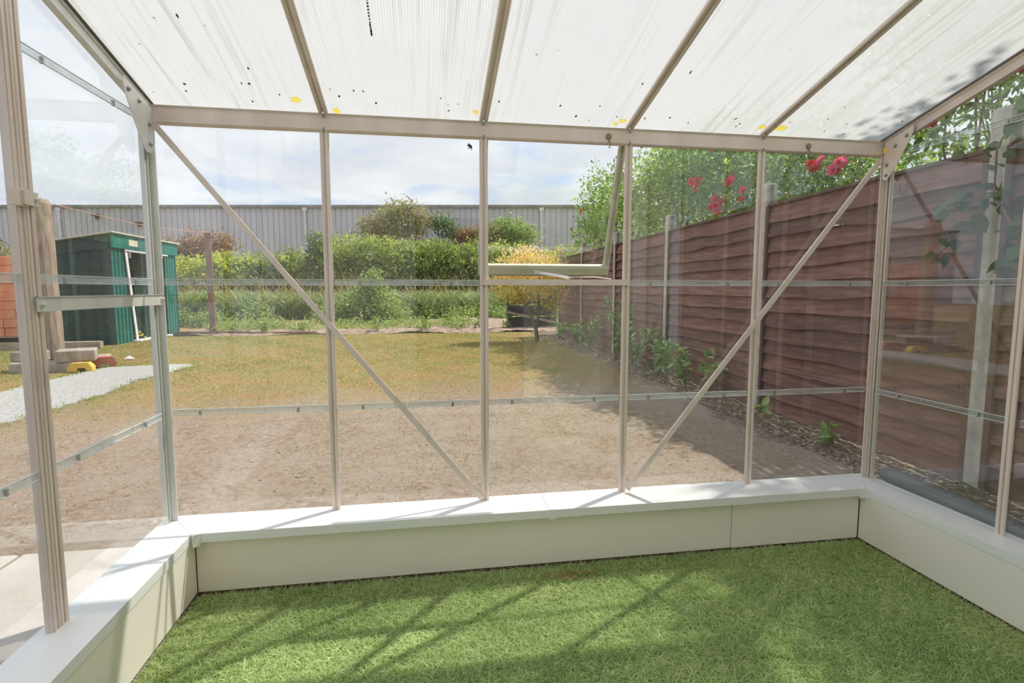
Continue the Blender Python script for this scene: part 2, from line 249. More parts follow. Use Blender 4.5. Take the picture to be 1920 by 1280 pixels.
# ================================================================== geometry helpers
class MB:
    def __init__(s): s.v = []; s.f = []; s.t = []
    def add(s, vs, fs, tint=0.5):
        o = len(s.v); s.v += [tuple(v) for v in vs]; s.f += [tuple(i + o for i in f) for f in fs]; s.t += [tint] * len(fs); return s
    def box(s, a, b, tint=0.5):
        x0, y0, z0 = a; x1, y1, z1 = b
        return s.add([(x0, y0, z0), (x1, y0, z0), (x1, y1, z0), (x0, y1, z0), (x0, y0, z1), (x1, y0, z1), (x1, y1, z1), (x0, y1, z1)],
                     [(0, 3, 2, 1), (4, 5, 6, 7), (0, 1, 5, 4), (1, 2, 6, 5), (2, 3, 7, 6), (3, 0, 4, 7)], tint)
    def bevbox(s, a, b, r=0.004):
        """box with chamfered long edges on every side"""
        x0, y0, z0 = a; x1, y1, z1 = b
        P = []
        for z, k in ((z0, r), (z0 + r, 0), (z1 - r, 0), (z1, r)):
            P += [(x0 + k + r, y0 + k, z), (x1 - k - r, y0 + k, z), (x1 - k, y0 + k + r, z), (x1 - k, y1 - k - r, z),
                  (x1 - k - r, y1 - k, z), (x0 + k + r, y1 - k, z), (x0 + k, y1 - k - r, z), (x0 + k, y0 + k + r, z)]
        F = [tuple(range(7, -1, -1)), tuple(range(24, 32))]
        for j in range(3):
            for i in range(8):
                F.append((j * 8 + i, j * 8 + (i + 1) % 8, j * 8 + 8 + (i + 1) % 8, j * 8 + 8 + i))
        return s.add(P, F)
    def sweep(s, prof, p0, p1, u, v, cap=True):
        """extrude closed 2-D profile (list of (a,b)) along p0->p1 with axes u,v"""
        p0 = Vector(p0); p1 = Vector(p1); u = Vector(u); v = Vector(v); n = len(prof)
        P = [p0 + u * a + v * b for a, b in prof] + [p1 + u * a + v * b for a, b in prof]
        F = [(i, (i + 1) % n, n + (i + 1) % n, n + i) for i in range(n)]
        if cap: F += [tuple(range(n - 1, -1, -1)), tuple(range(n, 2 * n))]
        return s.add(P, F)
    def beam(s, p0, p1, wd, th, side=None):
        p0 = Vector(p0); p1 = Vector(p1); d = (p1 - p0).normalized()
        u = Vector(side) if side else (d.cross(Vector((0, 0, 1))) if abs(d.z) < 0.95 else d.cross(Vector((0, 1, 0))))
        u = (u - d * u.dot(d)).normalized(); v = d.cross(u)
        return s.sweep([(-wd / 2, -th / 2), (wd / 2, -th / 2), (wd / 2, th / 2), (-wd / 2, th / 2)], p0, p1, u, v)
    def tube(s, pts, rad, n=8):
        pts = [Vector(p) for p in pts]; R_ = rad if hasattr(rad, '__len__') else [rad] * len(pts)
        o = len(s.v); up = Vector((0, 0, 1))
        for i, p in enumerate(pts):
            d = (pts[min(i + 1, len(pts) - 1)] - pts[max(i - 1, 0)]).normalized()
            a = d.cross(up if abs(d.z) < 0.9 else Vector((1, 0, 0))).normalized(); b = d.cross(a)
            for k in range(n):
                t = 2 * PI * k / n; s.v.append(tuple(p + (a * math.cos(t) + b * math.sin(t)) * R_[i]))
        for i in range(len(pts) - 1):
            for k in range(n):
                s.f.append((o + i * n + k, o + i * n + (k + 1) % n, o + (i + 1) * n + (k + 1) % n, o + (i + 1) * n + k)); s.t.append(0.5)
        s.f.append(tuple(o + k for k in range(n))[::-1]); s.t.append(0.5)
        s.f.append(tuple(o + (len(pts) - 1) * n + k for k in range(n))); s.t.append(0.5)
        return s
    def cyl(s, p0, p1, r, n=12): return s.tube([p0, p1], r, n)
    def build(s, name, mat, parent=None, smooth=False):
        me = bpy.data.meshes.new(name)
        off = parent_loc(parent)
        me.from_pydata([(x - off[0], y - off[1], z - off[2]) for x, y, z in s.v], [], s.f)
        me.materials.append(mat)
        at = me.attributes.new('tint', 'FLOAT', 'FACE'); at.data.foreach_set('value', s.t[:len(me.polygons)])
        if smooth: me.polygons.foreach_set('use_smooth', [True] * len(me.polygons))
        me.update(); o = bpy.data.objects.new(name, me); COL.objects.link(o)
        if parent: o.parent = parent
        return o
def parent_loc(p):
    v = Vector((0, 0, 0))
    while p is not None: v += p.location; p = p.parent
    return v
def npmesh(name, V, F, tint, mat, parent=None, smooth=False):
    V = np.asarray(V, np.float32) - np.array(parent_loc(parent), np.float32); F = np.asarray(F, np.int32); k = F.shape[1]
    me = bpy.data.meshes.new(name); me.vertices.add(len(V)); me.vertices.foreach_set('co', V.ravel())
    me.loops.add(F.size); me.loops.foreach_set('vertex_index', F.ravel())
    me.polygons.add(len(F)); me.polygons.foreach_set('loop_start', np.arange(0, F.size, k, dtype=np.int32))
    me.polygons.foreach_set('loop_total', np.full(len(F), k, np.int32))
    if smooth: me.polygons.foreach_set('use_smooth', np.ones(len(F), bool))
    me.materials.append(mat)
    at = me.attributes.new('tint', 'FLOAT', 'FACE'); at.data.foreach_set('value', np.asarray(tint, np.float32))
    me.update(calc_edges=True); me.validate()
    o = bpy.data.objects.new(name, me); COL.objects.link(o)
    if parent: o.parent = parent
    return o
def tag(o, label=None, cat=None, group=None, kind=None):
    if label: o['label'] = label
    if cat: o['category'] = cat
    if group: o['group'] = group
    if kind: o['kind'] = kind
    return o
def thing(name, loc, label, cat, group=None, kind=None):
    o = bpy.data.objects.new(name, None); COL.objects.link(o); o.location = loc; o.empty_display_size = 0.1
    return tag(o, label, cat, group, kind)
def copy_tree(o, parent=None):
    c = o.copy(); COL.objects.link(c)
    if parent: c.parent = parent
    for ch in list(o.children): copy_tree(ch, c)
    return c

# ---- foliage
def leaf_arrays(P, D, size, rng, aspect=0.5, fold=0.25, droop=0.0, serr=False):
    """P leaf base points, D directions; returns verts, tris, per-leaf tint"""
    n = len(P); D = D / (np.linalg.norm(D, axis=1, keepdims=True) + 1e-9)
    up = rng.normal(size=(n, 3)) * 0.55 + np.array([0, 0, 1.0])
    S_ = np.cross(D, up); S_ /= (np.linalg.norm(S_, axis=1, keepdims=True) + 1e-9)
    U = np.cross(S_, D)
    L_ = size * rng.uniform(0.65, 1.25, (n, 1)); W = L_ * aspect * 0.5
    tip = P + D * L_ - U * L_ * droop
    mid = P + D * L_ * 0.5
    a1 = P + D * L_ * 0.30 + S_ * W * 0.95 + U * W * fold; a2 = P + D * L_ * 0.30 - S_ * W * 0.95 + U * W * fold
    b1 = P + D * L_ * 0.66 + S_ * W * 0.85 + U * (W * fold - L_ * droop * 0.4); b2 = P + D * L_ * 0.66 - S_ * W * 0.85 + U * (W * fold - L_ * droop * 0.4)
    V = np.stack([P, a1, b1, tip, b2, a2], 1).reshape(-1, 3)
    base = (np.arange(n) * 6)[:, None]
    F = np.concatenate([base + np.array([[0, 1, 2, 3]]), base + np.array([[0, 3, 4, 5]])], 1).reshape(-1, 4)
    return V, F
def in_blobs(blobs, n, rng, shell=0.55):
    w_ = np.array([b[1][0] * b[1][1] + b[1][0] * b[1][2] + b[1][1] * b[1][2] for b in blobs]); w_ = w_ / w_.sum()
    idx = rng.choice(len(blobs), n, p=w_)
    d = rng.normal(size=(n, 3)); d /= np.linalg.norm(d, axis=1, keepdims=True)
    lump = 1 + 0.16 * np.sin(d[:, 0] * 7 + idx) * np.cos(d[:, 1] * 6 + idx * 2) + 0.1 * np.sin(d[:, 2] * 11 + d[:, 0] * 9)
    r = (rng.uniform(shell ** 3, 1, n) ** (1 / 3)) * lump
    C = np.array([b[0] for b in blobs])[idx]; R_ = np.array([b[1] for b in blobs])[idx]
    return C + d * R_ * r[:, None], d
def foliage(name, mat, blobs, twigs, per, size, seed, parent=None, spread=0.16, aspect=0.5, shell=0.55, droop=0.15, zmin=None, clip=None, tbias=None):
    rng = np.random.default_rng(seed)
    T, d = in_blobs(blobs, twigs, rng, shell)
    if zmin is not None: k = T[:, 2] > zmin; T = T[k]; d = d[k]
    if clip is not None: k = clip(T); T = T[k]; d = d[k]
    n = len(T)
    tt = rng.beta(2, 2.2, n)
    P = (T[:, None, :] + rng.normal(size=(n, per, 3)) * spread * np.array([1, 1, 0.8])).reshape(-1, 3)
    D = (d[:, None, :] * 0.7 + rng.normal(size=(n, per, 3)) * 0.8 + np.array([0, 0, 0.12])).reshape(-1, 3)
    V, F = leaf_arrays(P, D, size, rng, aspect, 0.25, droop)
    tint = np.clip(np.repeat(tt, per) + rng.normal(size=n * per) * 0.13, 0, 1)
    if tbias is not None: tint = np.clip(tint + tbias(P), 0, 1)
    return npmesh(name, V, F, np.repeat(tint, 2), mat, parent)
def blades(name, mat, X, Y, Z, h, wd, lean, segs, seed, parent=None, tintf=None, leandir=None):
    rng = np.random.default_rng(seed); n = len(X)
    a = rng.uniform(0, 2 * PI, n); ld = rng.uniform(0, 2 * PI, n) if leandir is None else leandir + rng.normal(size=n) * 0.9
    H = h * rng.uniform(0.55, 1.2, n); Ln = lean * rng.uniform(0.2, 1.3, n) * H; W = wd * rng.uniform(0.7, 1.3, n)
    sx, sy = np.cos(a) * W / 2, np.sin(a) * W / 2; lx, ly = np.cos(ld) * Ln, np.sin(ld) * Ln
    rows = []
    for i in range(segs):
        t = i / segs; k = 1 - 0.55 * t
        cx = X + lx * t ** 2; cy = Y + ly * t ** 2; cz = Z + H * (t - 0.35 * lean * t ** 2)
        rows += [np.stack([cx - sx * k, cy - sy * k, cz], 1), np.stack([cx + sx * k, cy + sy * k, cz], 1)]
    rows.append(np.stack([X + lx, Y + ly, Z + H * (1 - 0.35 * lean)], 1))
    m = len(rows); V = np.stack(rows, 1).reshape(-1, 3); b = (np.arange(n) * m)[:, None]; fs = []
    for i in range(segs - 1):
        fs += [b + np.array([[2 * i, 2 * i + 1, 2 * i + 3]]), b + np.array([[2 * i, 2 * i + 3, 2 * i + 2]])]
    fs.append(b + np.array([[2 * segs - 2, 2 * segs - 1, 2 * segs]]))
    F = np.concatenate(fs, 1).reshape(-1, 3); nf = len(fs)
    tint = rng.beta(2, 2, n) if tintf is None else tintf(X, Y, rng)
    return npmesh(name, V, F, np.repeat(np.clip(tint, 0, 1), nf), mat, parent)
def wob(x, y, s=1.0):
    return (np.sin(x * 1.7 * s + 1.3) * np.cos(y * 1.3 * s + .4) + 0.6 * np.sin(x * 3.9 * s + y * 2.7 * s) + 0.4 * np.cos(y * 6.1 * s - x * 5.2 * s + 2) + 0.3 * np.sin(x * 11 * s) * np.sin(y * 9.3 * s)) / 2.3
def grid(name, mat, x0, x1, y0, y1, nx, ny, zf, edge=None, parent=None):
    xs = np.linspace(x0, x1, nx); ys = np.linspace(y0, y1, ny); X, Y = np.meshgrid(xs, ys)
    if edge: X, Y = edge(X, Y)
    Z = zf(X, Y); V = np.stack([X.ravel(), Y.ravel(), Z.ravel()], 1)
    i = np.arange(ny - 1)[:, None] * nx + np.arange(nx - 1)[None, :]; i = i.ravel()
    F = np.stack([i, i + 1, i + nx + 1, i + nx], 1)
    return npmesh(name, V, F, np.full(len(F), 0.5), mat, parent, smooth=True)

# ================================================================== the greenhouse (z = 0 is the sill top)
B = 0.62; W = 5 * B; SL = 0.2685; ZE = 1.517; ZR = 1.580; YR = -2.75; FL = -0.268; G = -0.30
def roof(y): return ZR - SL * y
# ---- floor, dwarf walls, sills
MB().box((-0.03, YR, FL - 0.12), (W + 0.03, 0.03, FL)).build('floor', M_CONC2)
tag(bpy.data.objects['floor'], 'concrete floor slab of the lean-to greenhouse under the turf', 'floor', kind='structure')

wf = thing('wall_front', (W / 2, 0, FL), 'low cream clad wall under the front glazing', 'wall', kind='structure')
MB().box((-0.02, -0.105, FL), (W + 0.02, 0.035, -0.033)).build('wall_core', M_BRICKW, wf)
MB().bevbox((0.121, -0.121, FL + 0.020), (2.333, -0.106, -0.036), 0.002).build('cladding_panel', M_PANEL, wf)
MB().bevbox((2.336, -0.1205, FL + 0.018), (W - 0.1215, -0.106, -0.036), 0.002).build('cladding_panel', M_PANEL, wf)
wl = thing('wall_left', (0.05, -1.4, FL), 'low cream clad wall along the left glazing', 'wall', kind='structure')
MB().box((-0.035, YR, FL), (0.105, -0.1055, -0.033)).build('wall_core', M_BRICKW, wl)
MB().bevbox((0.106, YR, FL + 0.020), (0.120, -0.1225, -0.036), 0.002).build('cladding_panel', M_PANEL, wl)
wr = thing('wall_right', (W - 0.05, -1.4, FL), 'low cream clad wall along the right glazing beside the fence', 'wall', kind='structure')
MB().box((W - 0.105, YR, FL), (W + 0.035, -0.1055, -0.033)).build('wall_core', M_BRICKW, wr)
MB().bevbox((W - 0.121, YR, FL + 0.020), (W - 0.106, -0.1225, -0.036), 0.002).build('cladding_panel', M_PANEL, wr)

def sill_board(mb, poly, z0=-0.034, z1=0.0):
    n = len(poly); P = [(x, y, z0) for x, y in poly] + [(x, y, z1) for x, y in poly]
    mb.add(P, [tuple(range(n))[::-1], tuple(range(n, 2 * n))] + [(i, (i + 1) % n, n + (i + 1) % n, n + i) for i in range(n)]); return mb
D_ = 0.155; DL = 0.1236; DR = 0.1225; JX = 1.492
s1 = sill_board(MB(), [(-0.015, 0.03), (DL, -D_), (JX, -D_), (JX, 0.03)]).build('trim_1', M_SILL)
tag(s1, 'white plastic window board, left length of the front sill', 'window sill', kind='structure')
s2 = sill_board(MB(), [(JX + 0.002, 0.03), (JX + 0.002, -D_), (W - DR, -D_), (W + 0.015, 0.03)]).build('trim_2', M_SILL)
tag(s2, 'white plastic window board, right length of the front sill', 'window sill', kind='structure')
s3 = sill_board(MB(), [(-0.037, YR), (DL, YR), (DL, -D_ - 0.002), (-0.017, 0.03), (-0.037, 0.03)]).build('trim_3', M_SILL)
tag(s3, 'white plastic window board under the left side glazing', 'window sill', kind='structure')
s4 = sill_board(MB(), [(W - DR, YR), (W + 0.037, YR), (W + 0.037, 0.03), (W + 0.017, 0.03), (W - DR, -D_ - 0.002)]).build('trim_4', M_SILL)
tag(s4, 'white plastic window board under the right side glazing', 'window sill', kind='structure')
# joint and corner caps
c = MB(); c.box((JX - 0.002, -D_ - 0.003, -0.040), (JX + 0.026, -D_, 0.0022)); c.box((JX - 0.002, -D_, 0.0), (JX + 0.026, 0.0, 0.0022))
tag(c.build('trim_5', M_SILL), 'white joint cap across the middle of the front sill', 'trim', kind='structure')
c = MB(); sill_board(c, [(DL - 0.001, -D_ - 0.006), (DL + 0.012, -D_ - 0.022), (DL + 0.030, -D_ - 0.004), (DL + 0.030, -D_)], -0.044, 0.0015)
tag(c.build('trim_6', M_SILL), 'white angled cap at the inner left corner of the sill', 'trim', kind='structure')
c = MB(); c.box((W - DR - 0.032, -D_ - 0.004, -0.044), (W - DR + 0.0, -D_, 0.002)); c.box((W - DR - 0.0025, -D_ - 0.018, -0.044), (W - DR, -D_, 0.002))
tag(c.build('trim_7', M_SILL), 'white cap at the inner right corner of the sill', 'trim', kind='structure')

# ---- glazing bar profile: two flat lands beside a groove, web outwards
def bar(mb, p0, p1, inward, side, wd=0.034, dep=0.022):
    h = wd / 2; g = 0.0035
    prof = [(-h, 0.004), (-h + 0.003, 0), (-g - 0.006, 0), (-g, 0.002), (-g, 0.007), (g, 0.007), (g, 0.002), (g + 0.006, 0), (h - 0.003, 0), (h, 0.004), (h, 0.009), (0.006, 0.010), (0.006, dep), (-0.006, dep), (-0.006, 0.010), (-h, 0.009)]
    v = -Vector(inward)
    mb.sweep(prof, p0, p1, side, v); return mb
def bolt(mb, p, n, r=0.006, h=0.006):
    p = Vector(p); n = Vector(n); mb.cyl(p, p + n * 0.0015, r * 1.5, 12); mb.tube([p, p + n * h * 0.6, p + n * h], [r, r, r * 0.5], 8)

wi = thing('window_1', (W / 2, 0, 0), 'front glazing of the greenhouse, five bays of lapped glass', 'window', kind='structure')
YI = -0.012
for k in range(1, 5):
    b_ = MB(); bar(b_, (k * B, YI, 0.0), (k * B, YI, ZE + 0.008), (0, -1, 0), (1, 0, 0)); b_.build('glazing_bar', M_ALU, wi)
# corner posts (L section, front leg + side leg)
def corner(sgn, x):
    b_ = MB()
    b_.box((min(x - sgn * 0.012, x + sgn * 0.020), -0.016, 0), (max(x - sgn * 0.012, x + sgn * 0.020), -0.010, ZE + 0.03))
    b_.box((min(x - sgn * 0.006, x + sgn * 0.004), -0.020, 0), (max(x - sgn * 0.006, x + sgn * 0.004), -0.010, ZE + 0.03))
    b_.box((min(x - sgn * 0.020, x - sgn * 0.012), -0.046, 0), (max(x - sgn * 0.020, x - sgn * 0.012), 0.012, ZE + 0.03))
    b_.box((min(x - sgn * 0.012, x - sgn * 0.004), -0.046, 0), (max(x - sgn * 0.012, x - sgn * 0.004), -0.038, ZE + 0.03))
    b_.box((min(x - sgn * 0.006, x + sgn * 0.0), -0.032, 0), (max(x - sgn * 0.006, x + sgn * 0.0), -0.022, ZE + 0.03))
    return b_
corner(1, 0.0).build('corner_post', M_ALU_GREY, wi)
corner(-1, W).build('corner_post', M_ALU, wi)
# eave beam
e = MB(); e.sweep([(0, 0), (-0.004, 0.004), (-0.004, 0.044), (-0.001, 0.047), (-0.001, 0.055), (-0.008, 0.063), (0.012, 0.068), (0.030, 0.060), (0.030, 0)],
                  (-0.02, -0.014, ZE), (W + 0.02, -0.014, ZE), (0, 1, 0), (0, 0, 1)); e.build('eave_beam', M_ALU, wi)
bb = MB()
for k in range(1, 5):
    bolt(bb, (k * B, -0.018, ZE + 0.006), (0, -1, 0), 0.004); bolt(bb, (k * B, -0.019, ZE + 0.055), (0, -1, 0), 0.0045)
bb.build('bolt', M_STEEL, wi)
# braces
def brace(p0, p1):
    b_ = MB(); b_.beam(p0, p1, 0.021, 0.003, (0, 1, 0) if False else Vector(p1).__sub__(Vector(p0)).cross(Vector((0, 1, 0))))
    d = (Vector(p1) - Vector(p0)).normalized(); n = d.cross(Vector((0, 1, 0)))
    if n.z < 0: n = -n
    q0 = Vector(p0) + n * 0.0095 + Vector((0, 0.004, 0)); q1 = Vector(p1) + n * 0.0095 + Vector((0, 0.004, 0))
    b_.beam(q0, q1, 0.002, 0.010, n)
    return b_
brace((0.022, -0.024, 1.512), (1.225, -0.024, 0.012)).build('brace', M_ALU, wi)
brace((3.070, -0.024, 1.500), (1.880, -0.024, 0.012)).build('brace', M_ALU, wi)
# vent opening head and transom in bay three
t_ = MB(); t_.box((2 * B - 0.012, -0.020, 0.925), (3 * B + 0.012, -0.014, 0.950)); t_.box((2 * B, -0.014, 0.944), (3 * B, 0.016, 0.950)); t_.build('transom', M_ALU, wi)
# panes with laps
def pane(mat, parent, a, b_, clips=True, axis='x'):
    p = MB(); p.box(a, b_); o = p.build('glass_pane', mat, parent); return o
def lap(parent, axis, c0, c1, off, z, sgn):
    """bright lapped edge of two panes plus two small clips"""
    m_ = MB(); q = MB()
    for (z0, z1) in ((z - 0.012, z + 0.010),):
        if axis == 'x': m_.box((c0, off, z0), (c1, off + 0.0018, z1))
        else: m_.box((off, c0, z0), (off + 0.0018, c1, z1))
    o = m_.build('lap_edge', M_LAP, parent); e_ = MB()
    for zz in (z - 0.0125, z + 0.009):
        if axis == 'x': e_.box((c0, off - 0.0012, zz), (c1, off + 0.003, zz + 0.0022))
        else: e_.box((off - 0.0012, c0, zz), (off + 0.003, c1, zz + 0.0022))
    e_.build('cut_edge', M_CUT, o)
    for f in (0.17, 0.80):
        c_ = c0 + (c1 - c0) * f
        if axis == 'x': q.box((c_ - 0.004, off - 0.004, z - 0.013), (c_ + 0.004, off + 0.004, z + 0.004))
        else: q.box((off - 0.004, c_ - 0.004, z - 0.013), (off + 0.004, c_ + 0.004, z + 0.004))
    q.build('lap_clip', M_STEEL, o)
Z1, Z2, Z3 = 0.430, 0.936, 1.518
for k in range(5):
    x0 = k * B + 0.007; x1 = (k + 1) * B - 0.007
    pane(M_GLASS, wi, (x0, 0.000, 0.002), (x1, 0.003, Z1 + 0.008)); lap(wi, 'x', x0 + 0.012, x1 - 0.012, -0.003, Z1, 1)
    if k == 2:
        pane(M_GLASS, wi, (x0, 0.0045, Z1 - 0.008), (x1, 0.0075, 0.940))
    else:
        pane(M_GLASS, wi, (x0, 0.0045, Z1 - 0.008), (x1, 0.0075, Z2 + 0.008)); lap(wi, 'x', x0 + 0.012, x1 - 0.012, 0.001, Z2, 1)
        pane(M_GLASS, wi, (x0, 0.009, Z2 - 0.008), (x1, 0.012, ZE + 0.02))
# vent, hinged at the eave and pushed open
ang = math.radians(20.5); HZ = 1.532
def vp(x, r, d=0.0): return Vector((x, 0.012 + math.sin(ang) * r + math.cos(ang) * d, HZ - math.cos(ang) * r + math.sin(ang) * d))
vx0, vx1, VR = 2 * B - 0.004, 3 * B - 0.003, 0.598
vdir = vp(0, 1) - vp(0, 0); vn = Vector((0, math.cos(ang), math.sin(ang)))
v_ = MB()
v_.sweep([(0, 0), (0.012, -0.004), (0.044, -0.004), (0.048, 0.004), (0.048, 0.028), (0, 0.028)], vp(vx0, VR - 0.048), vp(vx1, VR - 0.048), vdir, vn)
v_.sweep([(0.048, -0.002), (0.053, 0.006), (0.053, 0.026), (0.048, 0.028)], vp(vx0, VR - 0.048), vp(vx1, VR - 0.048), vdir, vn)
v_.sweep([(0, 0), (0.012, 0), (0.012, 0.022), (0, 0.022)], vp(vx0, 0.0), vp(vx1, 0.0), vdir, vn)
for xa in (vx0, vx1 - 0.026):
    v_.sweep([(0, 0), (0.010, 0), (0.010, 0.004), (0.016, 0.004), (0.016, 0), (0.026, 0), (0.026, 0.024), (0, 0.024)], vp(xa, 0.0), vp(xa, VR - 0.002), (1, 0, 0), vn)
vent = v_.build('vent', M_ALU_GREEN, wi)
tag(vent, 'algae tinged opening vent frame propped outwards')
g_ = MB(); g_.sweep([(0, 0.012), (0, 0.015), (vx1 - vx0 - 0.03, 0.015), (vx1 - vx0 - 0.03, 0.012)], vp(vx0 + 0.015, 0.02), vp(vx0 + 0.015, VR - 0.03), (1, 0, 0), vn)
g_.build('glass_pane', M_GLASS, vent)
st = MB(); a0 = vp(1.505, VR - 0.02, -0.008); a1 = Vector((1.602, -0.016, 0.957))
st.beam(a0, a1, 0.012, 0.004, (0.4, 0.1, 0.9)); st.cyl(a1, a1 + Vector((0, 0, -0.014)), 0.004)
st.box((a0.x - 0.010, a0.y - 0.008, a0.z - 0.010), (a0.x + 0.006, a0.y + 0.004, a0.z + 0.008))
st.tube([(1.600, -0.010, 0.958), (1.72, 0.01, 0.962), (1.80, 0.015, 0.953)], 0.0022, 6)
st.build('stay_arm', M_ALU_GREY, vent)

# ---- left side glazing
def poly_pane(mat, parent, x0, pts, th=0.003):
    n = len(pts); p = MB(); p.add([(x0, y, z) for y, z in pts] + [(x0 + th, y, z) for y, z in pts],
        [tuple(range(n)), tuple(range(n, 2 * n))[::-1]] + [(i, n + i, n + (i + 1) % n, (i + 1) % n) for i in range(n)])
    return p.build('glass_pane', mat, parent)
def gable(parent, x, sgn, mat, ybars, matbar):
    """sgn +1: glazing of the left side (interior on +x); -1: right side"""
    xi = x + sgn * 0.012
    ys = [-0.02] + ybars
    for yb in ybars:
        b_ = MB(); bar(b_, (xi, yb, 0), (xi, yb, roof(yb) + 0.0), (sgn, 0, 0), (0, 1, 0)); b_.build('glazing_bar', matbar, parent)
    for i in range(len(ys) - 1):
        ya, yb = ys[i] - 0.006, ys[i + 1] + 0.006
        o1 = x - 0.0015; d = -sgn * 0.0045
        pane(mat, parent, (o1, yb, 0.002), (o1 + 0.003, ya, Z1 + 0.008))
        pane(mat, parent, (o1 + d, yb, Z1 - 0.008), (o1 + d + 0.003, ya, Z2 + 0.008))
        lap(parent, 'y', yb + 0.012, ya - 0.03, o1 + sgn * 0.004, Z1, sgn); lap(parent, 'y', yb + 0.012, ya - 0.03, o1 + sgn * 0.001, Z2, sgn)
        top = Z3 + 0.008
        pane(mat, parent, (o1 + 2 * d, yb, Z2 - 0.008), (o1 + 2 * d + 0.003, ya, top))
        lap(parent, 'y', yb + 0.012, ya - 0.10 if i == 0 else ya - 0.03, o1 + sgn * 0.0, Z3, sgn)
        poly_pane(mat, parent, o1 + 3 * d, [(ya, Z3 - 0.006), (ya, roof(ya)), (yb, roof(yb)), (yb, Z3 - 0.006)])
wL = thing('window_2', (0, -1.4, 0), 'left side glazing of the greenhouse facing the shed', 'window', kind='structure')
gable(wL, 0.0, 1, M_GLASS_L, [-0.672, -1.30, -1.95, -2.60], M_ALU)
jm = MB()
jm.box((-0.012, -0.716, 0.0), (0.008, -0.690, roof(-0.70))); jm.box((0.008, -0.714, 0.0), (0.011, -0.709, roof(-0.70))); jm.box((0.008, -0.697, 0.0), (0.011, -0.692, roof(-0.70)))
jm.build('door_jamb', M_ALU, wL)
cl = MB(); cl.box((0.010, -0.748, 1.112), (0.022, -0.696, 1.150)); cl.box((0.016, -0.716, 1.116), (0.028, -0.684, 1.154)); cl.box((0.013, -0.690, 1.118), (0.019, -0.654, 1.152))
bolt(cl, (0.019, -0.666, 1.134), (1, 0, 0), 0.006, 0.010); cl.build('clamp_bracket', M_ALU, wL)
cb_ = MB(); cb_.box((0.016, -0.690, 0.850), (0.020, -0.020, 0.889)); cb_.box((0.012, -0.690, 0.887), (0.024, -0.020, 0.889))
bolt(cb_, (0.020, -0.675, 0.868), (1, 0, 0), 0.006, 0.010); bolt(cb_, (0.020, -0.035, 0.872), (1, 0, 0), 0.006, 0.010)
cb_.build('cross_bar', M_ALU_GREY, wL)
wR = thing('window_3', (W, -1.4, 0), 'right side glazing of the greenhouse facing the fence', 'window', kind='structure')
gable(wR, W, -1, M_GLASS_R, [-0.640, -1.27, -1.93, -2.60], M_ALU)

# ---- roof: rafters, gable rafters, polycarbonate sheets, gussets
ce = thing('ceiling', (W / 2, -1.3, 2.0), 'sloping roof of milky fluted polycarbonate between aluminium rafters', 'roof', kind='structure')
dsl = Vector((0, -1, SL)).normalized(); nrm = Vector((0, SL, 1)).normalized()
for k in range(1, 5):
    b_ = MB(); bar(b_, (k * B, -0.012, roof(-0.012) - 0.004), (k * B, YR, roof(YR) - 0.004), -nrm, (1, 0, 0), 0.036, 0.030)
    b_.build('rafter', M_ALU, ce)
for x, sg, mt in ((0.0, 1, M_ALU_GREY), (W, -1, M_ALU)):
    b_ = MB()
    def rb(xa, xb, h0, h1):
        b_.sweep([(xa, h0), (xb, h0), (xb, h1), (xa, h1)], (x, 0.01, roof(0.01)), (x, YR, roof(YR)), (sg, 0, 0), nrm)
    rb(-0.010, 0.006, -0.040, 0.022); rb(0.006, 0.020, 0.010, 0.022); rb(0.006, 0.012, -0.040, -0.034); rb(0.006, 0.010, -0.004, 0.004)
    b_.build('gable_rafter', mt, ce)
for k in range(5):
    p = MB(); x0 = k * B + 0.010; x1 = (k + 1) * B - 0.010
    p.sweep([(x0, 0.008), (x1, 0.008), (x1, 0.018), (x0, 0.018)], (0, 0.03, roof(0.03)), (0, YR, roof(YR)), (1, 0, 0), nrm)
    sh = p.build('polycarbonate_sheet', M_POLY, ce); sh.data.materials.append(M_POLYTOP)
    for pg in sh.data.polygons:
        if pg.normal.z > -0.5: pg.material_index = 1
    # debris lying in the flutes near the eave
    q = MB(); rr = random.Random(k + 3)
    spots = [(x0 + rr.uniform(0.03, 0.56), rr.uniform(-0.16, -0.035), rr.uniform(0.002, 0.005), rr.uniform(0.003, 0.008)) for _ in range(6)]
    spots += [(x0 + rr.uniform(0.03, 0.56), rr.uniform(-1.2, -0.15), 0.003, rr.uniform(0.004, 0.012)) for _ in range(3)]
    if k == 1: spots += [(0.843, -0.43 - 0.012 * i, 0.003, 0.012 if i < 4 else 0.0045) for i in range(12)]
    for sx, sy, hw, hl in spots:
        a = [(hw * math.cos(t) * rr.uniform(.6, 1.2), hl * math.sin(t) * rr.uniform(.6, 1.2)) for t in [i * PI / 3 for i in range(6)]]
        z_ = 0.0072
        top = [Vector((sx + u, sy + v, roof(sy + v))) + nrm * z_ for u, v in a]; bot = [t - nrm * 0.0012 for t in top]
        q.add(top + bot, [tuple(range(6)), tuple(range(6, 12))[::-1]] + [(i, 6 + i, 6 + (i + 1) % 6, (i + 1) % 6) for i in range(6)])
    q.build('debris_speck', M_SPECK, sh)
fm = MB()
